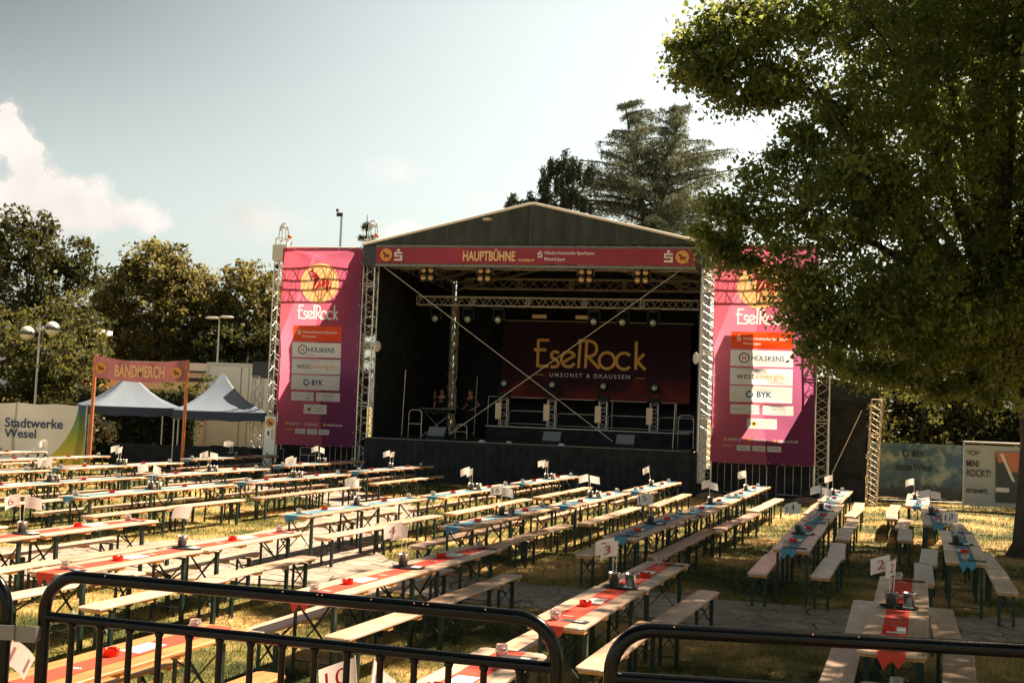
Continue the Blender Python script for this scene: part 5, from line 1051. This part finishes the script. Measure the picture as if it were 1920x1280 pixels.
g = MB(); g.plate([(.88,1.62),(1.6,1.62),(1.5,1.05),(1.3,1.05),(1.2,1.35),(.95,1.3)], -.056, -.054); g.build('picture_red', mat('picture_red', (.40,.12,.07), .6), q); g = MB(); g.plate([(.98,1.58),(1.08,1.58),(1.42,.75),(1.32,.8)], -.06, -.058); g.plate([(.88,.45),(1.25,.45),(1.25,.58),(.88,.58)], -.06, -.058); g.build('picture_pale', mat('picture_pale', (.5,.5,.47), .6), q)
[MB().tube((x,.06,-.14),(x,.06,1.9),.025,6).build('fence_post', M_steel, q) for x in (0,2.4)]; MB().tube((0,.06,1.88),(2.4,.06,1.88),.035,6).build('fence_rail', M_steel, q)

# ------------------------------------------------------------------ tables and benches
def board(L_, Wd, z0, z1, ch=.035, b=.005):
    mb = MB(); h, w = L_/2, Wd/2
    def ring(i, z): hh, ww = h-i, w-i; c = ch; return [(-hh,-ww+c,z),(-hh+c,-ww,z),(hh-c,-ww,z),(hh,-ww+c,z),(hh,ww-c,z),(hh-c,ww,z),(-hh+c,ww,z),(-hh,ww-c,z)]
    v = ring(b,z0)+ring(0,z0+b)+ring(0,z1-b)+ring(b,z1); f = [tuple(range(8))[::-1], tuple(range(24, 32))]
    for k in range(3): f += [(k*8+i, k*8+(i+1) % 8, (k+1)*8+(i+1) % 8, (k+1)*8+i) for i in range(8)]
    return mb.add(v, f)
def bar(mb, p0, p1, w, d):       # flat steel bar
    p0 = Vector(p0); p1 = Vector(p1); dr = p1-p0; q = dr.to_track_quat('Z', 'Y'); L_ = dr.length
    v = [p0+q@Vector((sx*w/2, sy*d/2, z)) for z in (0, L_) for sx, sy in ((-1,-1),(1,-1),(1,1),(-1,1))]
    mb.add(v, [(0,3,2,1),(4,5,6,7),(0,1,5,4),(1,2,6,5),(2,3,7,6),(3,0,4,7)])
def folding(kind, woodm):
    T = kind == 'table'; z = .76 if T else .48; w = .5 if T else .25; py = .205 if T else .095; px_ = .80 if T else .84
    o = thing('folding_table' if T else 'folding_bench', 'x', kind, (0,0,-50))
    board(2.2, w, z-.026, z).build('table_top' if T else 'seat', woodm, o)
    for x in (-.98, -.30, .30, .98):
        g = MB(); g.box(x-.045, x+.045, -w/2+.012, w/2-.012, z-.060, z-.0262); g.build('batten', M_edge, o)
    for sx in (-1, 1):
        g = MB(); x = sx*px_
        for sy in (-1, 1):
            g.box(x-.023, x+.023, sy*py-.004, sy*py+.004, .0, z-.06); g.box(x-.0235, x-.0175, min(sy*py-.0045*sy, sy*py-.032*sy), max(sy*py-.0045*sy, sy*py-.032*sy), .0, z-.06)
        h0 = .30*z; h1 = z-.08
        bar(g, (x,-py,h0), (x,py,h1), .030, .007); bar(g, (x+.009,py,h0), (x+.009,-py,h1), .030, .007); bar(g, (x,-py,.20*z), (x,py,.20*z), .012, .012); bar(g, (x,-py,z-.065), (x,py,z-.065), .025, .02)
        g.build('leg_frame', M_leg, o)
        g = MB(); bar(g, (x,0,.60*z), (x-sx*.42,0,z-.062), .018, .012); g.build('stay', M_leg, o)
    return o
P_table = folding('table', M_wood); P_bench = folding('bench', M_wood); P_tor = folding('table', M_wood_or); P_bor = folding('bench', M_wood_or)
used = set()
def inst(proto, loc, rz, label, group):
    o = put(proto, proto.name not in used, loc, rz, label, group); used.add(proto.name); return o
# small things on the tables
def mk_jar():
    o = thing('glass_jar', 'x', 'candle jar', (0,0,-50)); g = MB(); g.lathe([(0,0),(.034,0),(.042,.012),(.044,.05),(.040,.075),(.043,.082),(.039,.082),(.036,.07),(.040,.05),(.038,.014),(0,.008)], 18); g.build('jar', M_glass, o)
    g = MB(); g.lathe([(0,.048),(.035,.048),(.035,.056),(.022,.066),(0,.066)], 14); g.build('lid', M_lid, o); g = MB(); g.lathe([(0,.010),(.035,.016),(.036,.040),(0,.042)], 14); g.build('wax', mat('wax', (.75,.55,.48), .5), o); return o
def mk_ash():
    o = thing('ashtray', 'x', 'ashtray', (0,0,-50)); g = MB(); n = 32; v = []
    for r, z in ((.050,0),(.056,.045),(.048,.045),(.043,.012)):
        for i in range(n): a = 2*math.pi*i/n; dz = -.016 if (z > .03 and i % 8 in (0, 1)) else 0; v.append((r*math.cos(a), r*math.sin(a), z+dz))
    f = [(k*n+i, k*n+(i+1) % n, (k+1)*n+(i+1) % n, (k+1)*n+i) for k in range(3) for i in range(n)]+[tuple(range(n))[::-1], tuple(range(3*n, 4*n))]
    g.add(v, f, 0, False); g.build('tray', M_ash, o); return o
def mk_bucket():
    o = thing('steel_bucket', 'x', 'bucket', (0,0,-50)); g = MB(); g.lathe([(0,0),(.043,0),(.060,.125),(.063,.127),(.063,.132),(.057,.132),(.041,.006),(0,.006)], 20); g.build('bucket', M_bucket, o)
    g = MB(); [g.box(-.03+i*.015,-.026+i*.015,-.02,.02,.02,.12) for i in range(1)]; g.path([(-.062,0,.115),(-.05,.045,.10),(0,.068,.088),(.05,.045,.10),(.062,0,.115)], .003, 5); g.build('handle', M_bucket, o) if False else None
    g = MB(); g.path([(.0,-.064,.118),(.03,-.075,.09),(.0,-.070,.075),(-.03,-.075,.09),(0,-.064,.118)], .003, 5); g.build('handle', M_bucket, o); return o
def mk_tray():
    o = thing('serving_tray', 'x', 'tray', (0,0,-50)); g = MB(); g.lathe([(0,0),(.13,0),(.145,.010),(.14,.010),(.128,.004),(0,.004)], 24); b = g.build('tray', M_black, o); b.scale = (1,1.25,1)
    g = MB(); g.box(-.03,.09,-.12,-.03,.005,.012); g.build('napkin', M_white, o); return o
def mk_card():
    o = thing('paper_card', 'x', 'card', (0,0,-50)); g = MB(); g.box(-.15,.15,-.075,.075,0,.003); g.build('card', M_white, o)
    rn = random.Random(1); g = MB(); pts = [(-.09+i*.012, .008*math.sin(i*1.7)+rn.uniform(-.008,.008)) for i in range(16)]
    for i in range(15): a, b = pts[i], pts[i+1]; g.add([(a[0],a[1]-.004,.004),(b[0],b[1]-.004,.004),(b[0],b[1]+.004,.004),(a[0],a[1]+.004,.004)], [(0,1,2,3)])
    g.build('script', M_ink_b, o); return o
def mk_menu():
    o = thing('menu_card', 'x', 'menu', (0,0,-50)); g = MB(); g.box(-.05,.05,-.11,.11,0,.004); g.build('menu', M_ink_b, o); g = MB(); g.box(-.03,.02,-.07,.0,.0045,.005); g.build('menu_picture', M_grey, o); return o
def mk_runner(m, nm):
    o = thing('table_runner', 'x', 'table runner', (0,0,-50)); g = MB(); n = 40; v = []
    for i in range(n+1): x = -2.16+4.32*i/n; z = .0015*math.sin(i*1.3); v += [(x,-.1,z+.002),(x,.1,z+.002)]
    g.add(v, [(2*i,2*i+2,2*i+3,2*i+1) for i in range(n)], 0, True)
    g.add([(-2.16,-.1,.002),(-2.205,-.1,.002),(-2.205,.1,.002),(-2.16,.1,.002)], [(0,3,2,1)])
    g.add([(-2.205,-.1,.002),(-2.212,-.1,-.04),(-2.214,-.05,-.11),(-2.212,0,-.05),(-2.216,.055,-.13),(-2.212,.1,-.04),(-2.205,.1,.002)], [(0,1,2,3),(0,3,6),(3,4,5,6)]); g.build('runner_cloth', m, o)
    for x in (-1.75,-.62,.62,1.75):
        g = MB(); pts = [(x-.0, -.045), (x+.02,-.03),(x-.015,-.02),(x+.02,-.008),(x-.01,.0),(x+.018,.012),(x-.012,.022),(x+.02,.035),(x-.005,.048)]
        for a, b in zip(pts, pts[1:]): bar(g, (a[0],a[1],.0045), (b[0],b[1],.0045), .009, .001)
        g.build('runner_script', M_letter_w, o)
    return o
P_jar, P_ash, P_bucket, P_tray, P_card, P_menu = mk_jar(), mk_ash(), mk_bucket(), mk_tray(), mk_card(), mk_menu(); P_rr = mk_runner(M_red, 'red'); P_rb = mk_runner(M_blue, 'blue')
WORD = {'2':'two','3':'three','4':'four','6':'six','10':'ten','11':'eleven','13':'thirteen','14':'fourteen','15':'fifteen','16':'sixteen'}
def flag(loc, rz, tilt, text, ink, label, bend=1., wdt=.20, hgt=.145, ln=.46):
    o = thing('table_flag', label, 'flag', loc, rz, 'paper number flags in the buckets')
    o.rotation_euler = (tilt[0], tilt[1], rz)
    MB().tube((0,0,0),(0,0,ln),.0035,5).build('stick', mat('flag_stick', (.75,.68,.58), .6), o)
    g = MB(); n = 8; v = []
    def pos(u, w): return (-.004-wdt*u, bend*.035*math.sin(u*2.6), ln-.01-hgt*(1-w)-.03*u*u*abs(bend)-.02*u)
    for i in range(n+1):
        u = i/n; v += [pos(u, 0), pos(u, 1)]
    g.add(v, [(2*i,2*i+1,2*i+3,2*i+2) for i in range(n)], 0, True); pf = g.build('paper', M_paper, o)
    if text:
        vv, ff = text_mesh(text, -.006, .002); mn, mx = vv.min(0), vv.max(0); w_ = mx-mn; tw = .075*len(text)**.7; th = .085; g = MB(); out = []
        for a in vv:
            u = .5+(-(a[0]-mn[0])/w_[0]*tw+tw/2)/wdt; w2 = .5+((a[1]-mn[1])/w_[1]*th-th/2)/hgt; p_ = pos(u, w2); out.append((p_[0], p_[1]-.003, p_[2]))
        g.add(out, ff); g.build('flag_number', ink, pf)
    return o

A70 = R(70)
RUNS = [ # key, x, y, colour, name, flag texts, buckets, benches R[(n,d)..], benches L
 ('R11',-2.86,6.42,'r','flag eleven table',['11','11'],1,[(.45,-1.2),(.47,1.05)],[(-.45,-1.1),(-.43,1.1)]),
 ('R10',-.65,5.93,'r','flag ten table',['10','10'],1,[(.45,-1.2),(.45,.9)],[(-.42,-1.2),(-.45,1.0)]),
 ('R1',1.87,5.33,'r','cut-off table at bottom right',[],1,[(.45,-1.2),(.45,.7)],[(-.45,-1.2),(-.45,.7)]),
 ('R6',-5.76,13.47,'r','flag six table',['6',''],1,[(.46,-1.06),(.47,1.16)],[(-.46,-1.1),(-.44,1.15)]),
 ('R5',-3.60,12.70,'r','red table with one blank flag',[''],1,[(.51,-1.11),(.43,.99)],[(-.55,-1.25),(-.42,.98)]),
 ('R4',-1.00,11.83,'r','flag four table',['4',''],1,[(.42,-1.18),(.44,.95)],[(-.36,-1.30),(-.44,.92)]),
 ('R3',1.16,11.03,'r','flag three table',['3','3'],2,[(.36,-1.2),(.46,1.06)],[(-.42,-1.25),(-.40,.97)]),
 ('R2',3.70,10.45,'r','flag two table',['2','2'],2,[(.48,-1.17),(.43,.98)],[(-.42,-1.2),(-.38,1.04)]),
 ('L6',-8.6,14.6,'r','cut-off table left of flag six',[],1,[(.44,-1.1),(.45,1.1)],[(-.44,-1.1),(-.45,1.1)]),
 ('B14',4.50,16.86,'b','flag fourteen table',['14',''],1,[(.43,-1.45),(.46,.75)],[(-.36,-1.53),(-.36,.7)]),
 ('B15',2.35,17.56,'b','flag fifteen table',['15',''],1,[(.42,-.6),(.45,1.6)],[(-.54,-1.13),(-.42,1.05)]),
 ('B16',0.0,18.08,'b','flag sixteen table',['16',''],2,[(.44,-1.3),(.42,.9)],[(-.45,-1.3),(-.42,.85)]),
 ('B17',-2.46,18.87,'b','blue table next left of flag sixteen',['',''],1,[(.55,-1.17),(.46,1.02)],[(-.42,-.9),(-.43,1.25)]),
 ('B7',-6.50,20.55,'b','blue table behind flag six',['',''],2,[(.45,-1.25),(.46,.98)],[(-.45,-1.3),(-.43,.9)]),
 ('C6',-8.72,21.4,'b','blue table behind-left of flag six',['',''],2,[(.44,-1.1),(.43,1.1)],[(-.45,-1.2),(-.42,1.05)]),
 ('D5',-11.15,22.5,'b','blue table at left edge',['',''],1,[(.44,-1.1),(.43,1.1)],[(-.45,-1.2),(-.42,1.05)]),
 ('C14',6.12,21.4,'b','blue table right behind flag fourteen',['',''],1,[(.44,-1.3),(.45,.95)],[(-.42,-1.2),(-.43,1.0)]),
 ('C13',4.09,21.95,'b','blue table right behind flag fifteen',['',''],1,[(.43,-1.3),(.52,.9)],[(-.42,-1.2),(-.43,1.0)]),
 ('C12',1.76,22.43,'b','blue table right behind flag sixteen',['',''],2,[(.44,-1.35),(.45,.85)],[(-.42,-1.1),(-.43,1.1)]),
 ('C9',-.68,23.39,'b','blue table beside the path bend',['',''],2,[(.44,-1.2),(.45,1.0)],[(-.42,-1.1),(-.43,1.1)]),
 ('C8',-4.76,25.2,'b','blue table before the left stage corner',['',''],2,[(.44,-1.2),(.45,1.0)],[(-.42,-1.1),(-.43,1.1)]),
 ('C7',-6.95,26.2,'b','blue table before the white dispenser post',['',''],2,[(.44,-1.1),(.45,1.1)],[(-.42,-1.1),(-.43,1.1)]),
 ('D6',-9.5,27.4,'b','blue table before the orange posts',['',''],2,[(.44,-1.1),(.45,1.1)],[(-.42,-1.1),(-.43,1.1)]),
 ('E6',-12.1,29.3,'b','blue table before the company name banner',['',''],1,[(.44,-1.1),(.45,1.1)],[(-.42,-1.1),(-.43,1.1)]),
 ('E5',-14.4,30.5,'b','farthest table at the left edge',[],1,[(.44,-1.1),(.45,1.1)],[(-.42,-1.1),(-.43,1.1)]),
 ('D8',-3.11,30.4,'b','farthest blue table by the left stage tower',['',''],1,[(.44,-1.0),(.45,1.2)],[(-.42,-1.1),(-.43,1.1)]),
 ('D7',-5.30,31.7,'b','farthest table below the left sponsor banner',['',''],2,[(.44,-1.1),(.45,1.1)],[(-.42,-1.1),(-.43,1.1)]),
 ('E7',-8.20,33.2,'b','farthest blue table under the right tent',['',''],2,[(.44,-1.1),(.45,1.1)],[(-.42,-1.1),(-.43,1.1)]),
 ('D9',1.06,28.1,'b','blue table nearest the skirt centre',['',''],2,[(.44,-1.2),(.45,1.0)],[(-.42,-1.1),(-.43,1.1)]),
 ('D12',3.56,26.9,'b','blue table at the skirt\'s right end',[''],1,[(.44,-1.2),(.45,1.0)],[(-.42,-1.1),(-.43,1.1)]),
 ('D13',5.75,26.43,'b','blue table before the right sponsor banner',['',''],1,[(.44,-1.2),(.45,1.0)],[(-.42,-1.1),(-.43,1.1)]),
 ('D14',7.70,25.98,'b','farthest blue table behind flag fourteen',[''],1,[(.44,-1.2),(.45,1.0)],[(-.42,-1.1),(-.43,1.1)]),
 ('A13',6.62,16.2,'b','flag thirteen table',['13','13'],1,[(.44,-1.4),(.42,.8)],[(-.52,-1.4),(-.43,.75)]),
 ('A13b',8.24,21.4,'b','blue table right behind flag thirteen',['',''],1,[(.44,-1.2),(.45,1.0)],[(-.52,-1.4),(-.56,.85)]),
 ('A13c',9.46,25.6,'b','farthest blue table behind flag thirteen',[''],1,[(.44,-1.2),(.45,1.0)],[(-.55,-1.4),(-.53,.9)]),
]
rn = random.Random(21)
for key, x, y, colr, nm, flags, nb, BR, BL in RUNS:
    ang = A70+R(rn.uniform(-.6, .6)) if key not in ('R11','R10','R3','R4') else A70-R(.4)
    dx = Vector((math.cos(ang), math.sin(ang), 0)); dn = Vector((dx.y, -dx.x, 0)); c = Vector((x, y, 0))
    P = lambda d, n, z: c+dx*d+dn*n+Vector((0, 0, z))
    PT_, PB_ = (P_tor, P_bor) if key == 'R11' else (P_table, P_bench)
    for d, w_ in ((-1.102, 'near'), (1.102, 'far')):
        inst(PT_, P(d, rn.uniform(-.008, .008), 0), ang+R(rn.uniform(-.7, .7)), 'wooden folding table, %s half of the %s' % (w_, nm), 'long wooden tables on the lawn')
    for side, lst in (('right', BR), ('left', BL)):
        for (n, d), w_ in zip(lst, ('near', 'far')):
            n2 = n+rn.uniform(-.02, .02); d2 = d+(rn.uniform(-.08, .08) if key[0] != 'R' else 0)
            inst(PB_, P(d2, n2, 0), ang+R(rn.uniform(-1.9, 1.9)), '%s wooden bench %s of the %s' % (w_, side, nm), 'wooden benches beside the tables')
    zt = .7612; rr = P_rr if colr == 'r' else P_rb
    inst(rr, P(0, rn.uniform(-.015, .015), zt), ang+R(rn.uniform(-.2, .2)), '%s cloth runner along the %s' % ('red' if colr == 'r' else 'blue', nm), 'cloth runners on the tables')
    for d, w_ in ((-1.98+rn.uniform(-.05,.05), 'near'), (1.95+rn.uniform(-.05,.05), 'far')):
        inst(P_menu, P(d+.02, .10+rn.uniform(-.01,.03), zt+.0045), ang+R(rn.uniform(-8, 8)), 'dark menu, %s end of the %s' % (w_, nm), 'dark menu cards')
        inst(P_jar, P(d, -.03+rn.uniform(-.03,.03), zt+.0045), rn.uniform(0, 6), 'glass jar, %s end of the %s' % (w_, nm), 'glass candle jars')
    for d, w_ in ((-1.02, 'near'), (1.08, 'far')):
        d += rn.uniform(-.12, .12)
        inst(P_ash, P(d-.16, rn.uniform(-.05,.05), zt+.005), rn.uniform(0, 6), 'red ashtray, %s half of the %s' % (w_, nm), 'red ashtrays')
        inst(P_card, P(d+.12 if key != 'R2' else d-.1, rn.uniform(-.01,.01), zt+.0048), ang+R(rn.uniform(-3, 3)), 'white card, %s half of the %s' % (w_, nm), 'white cards on the runners')
    inst(P_tray, P(0, 0, zt+.0045), ang, 'black tray in the middle of the %s' % nm, 'black trays')
    bks = [P(0, -.07, zt+.0105)] + ([P(.03, .09, zt+.0105)] if nb == 2 else [])
    for i, b in enumerate(bks): inst(P_bucket, b, rn.uniform(0, 6), '%ssteel bucket in the middle of the %s' % (('left ', 'right ')[i] if nb == 2 else '', nm), 'steel buckets')
    for i, tx in enumerate(flags):
        ink = M_ink_r if colr == 'r' else M_ink_b
        if i == 0: loc = bks[0]+Vector((-.015, 0, .008)); rz = R(rn.uniform(-15, 25)); ti = (R(rn.uniform(-4, 4)), R(rn.uniform(-7, 2)))
        else: loc = bks[0]+Vector((.015, .01, .008)); rz = R(rn.choice((rn.uniform(20, 75), rn.uniform(140, 200)))) if tx == '' else R(rn.uniform(25, 50)); ti = (R(rn.uniform(-8, 8)), R(rn.uniform(0, 6)))
        if key == 'R5': rz = R(12); ti = (0, R(14))
        if key == 'R10': rz = (R(5), R(140))[i]; ti = ((0, R(-6)), (0, R(-8)))[i]
        if key == 'R11': rz = (R(-10), R(172))[i]; ti = ((R(3), R(-2)), (R(0), R(-24)))[i]; 
        num = ('number '+WORD[tx]) if tx else 'faint number'
        flag(loc, rz, ti, tx, ink, '%s paper flag, %s, on the %s' % (('left', 'right')[i], num, nm), bend=rn.choice((-1, 1))*rn.uniform(.5, 1.3), ln={'R10': .36, 'R11': .31}.get(key, .47 if i == 0 else .44), wdt=.19 if key != 'R11' else .16)

# ------------------------------------------------------------------ camera deck and crowd barriers in front
g = MB(); g.box(-4,4,-3,5.15,.45,.60); o = g.build('viewing_deck', mat('deck_boards', (.2,.15,.1), .8)); struct(o)
def crowd_panel(x0, y0, x1, y1, label, zt=1.76, nbar=None):
    p = Vector((x0, y0, 0)); q_ = Vector((x1, y1, 0)); L_ = (q_-p).length; rz = math.atan2(y1-y0, x1-x0); t = thing('crowd_barrier', label, 'barrier', (x0, y0, .6), rz, 'black tubular crowd barriers in the foreground'); H = zt-.6; r = .024; cr2 = .14
    pts = [(0,0,.12)]+[(0,0,H-cr2-.1)]+[(cr2-cr2*math.cos(R(a)), 0, H-cr2+cr2*math.sin(R(a))) for a in range(0, 91, 9)]+[(L_-cr2+cr2*math.sin(R(a)), 0, H-cr2+cr2*math.cos(R(a))) for a in range(0, 91, 9)]+[(L_,0,H-cr2-.1),(L_,0,.12)]
    g = MB(); g.path(pts, r, 16); fr = g.build('tube_frame', M_rail, t)
    g = MB(); g.tube((0,0,H-.16),(L_,0,H-.16),.020,12); g.build('second_rail', M_rail, t)
    g = MB(); g.tube((0,0,.2),(L_,0,.2),.019,10); g.build('bottom_rail', M_rail, t)
    n = nbar or round(L_/.125)
    for i in range(1, n):
        g = MB(); g.tube((L_*i/n,0,.2),(L_*i/n,0,H-.16),.0125,10); b_ = g.build('bar', M_rail, t)
        g = MB(); g.lathe([(.0125,-.012),(.0165,-.004),(.0175,.004),(.014,.008)], 10, (L_*i/n,0,H-.182)); g.build('weld_bead', M_rail, b_)
    for xx in (.3, L_-.3): g = MB(); g.path([(xx,-.32,.03),(xx,-.1,.10),(xx,0,.13),(xx,.1,.10),(xx,.32,.03)], .015, 8); g.build('foot', M_rail, t)
    rn = random.Random(int(x0*100))
    for k in range(9):
        xx = rn.uniform(.2, L_-.2); g = MB(); g.lathe([(0,-.004),(.004,0),(0,.004)], 6, (xx,-.0165,H+.0165)); g.build('chipped_paint', M_rust, t)
    return t
crowd_panel(-1.77, 4.35, .19, 3.80, 'long black crowd barrier spanning the left half of the foreground')
crowd_panel(.365, 3.70, 2.55, 3.50, 'long black crowd barrier spanning the right half of the foreground')
bl = crowd_panel(-4.12, 4.95, -1.91, 4.33, 'black crowd barrier cut off at the left picture edge')
q = thing('barrier_clamp', 'zinc steel clamp joining the two left black crowd barriers', 'clamp', (-1.95, 4.32, 1.575), R(-2)); g = MB()
g.box(-.12,.10,-.040,-.032,-.055,.0); g.box(.098,.175,-.034,-.028,-.062,-.002); g.box(.175,.182,-.034,.03,-.06,-.004); g.build('clamp_plate', mat('clamp_steel', (.17,.175,.18), .4, .6), q); g = MB(); g.lathe([(0,0),(.012,0),(.012,.008),(0,.01)], 6); o = g.build('bolt', M_steel, q); o.location = (.03,-.035,-.022); o.rotation_euler = (R(90),0,0)
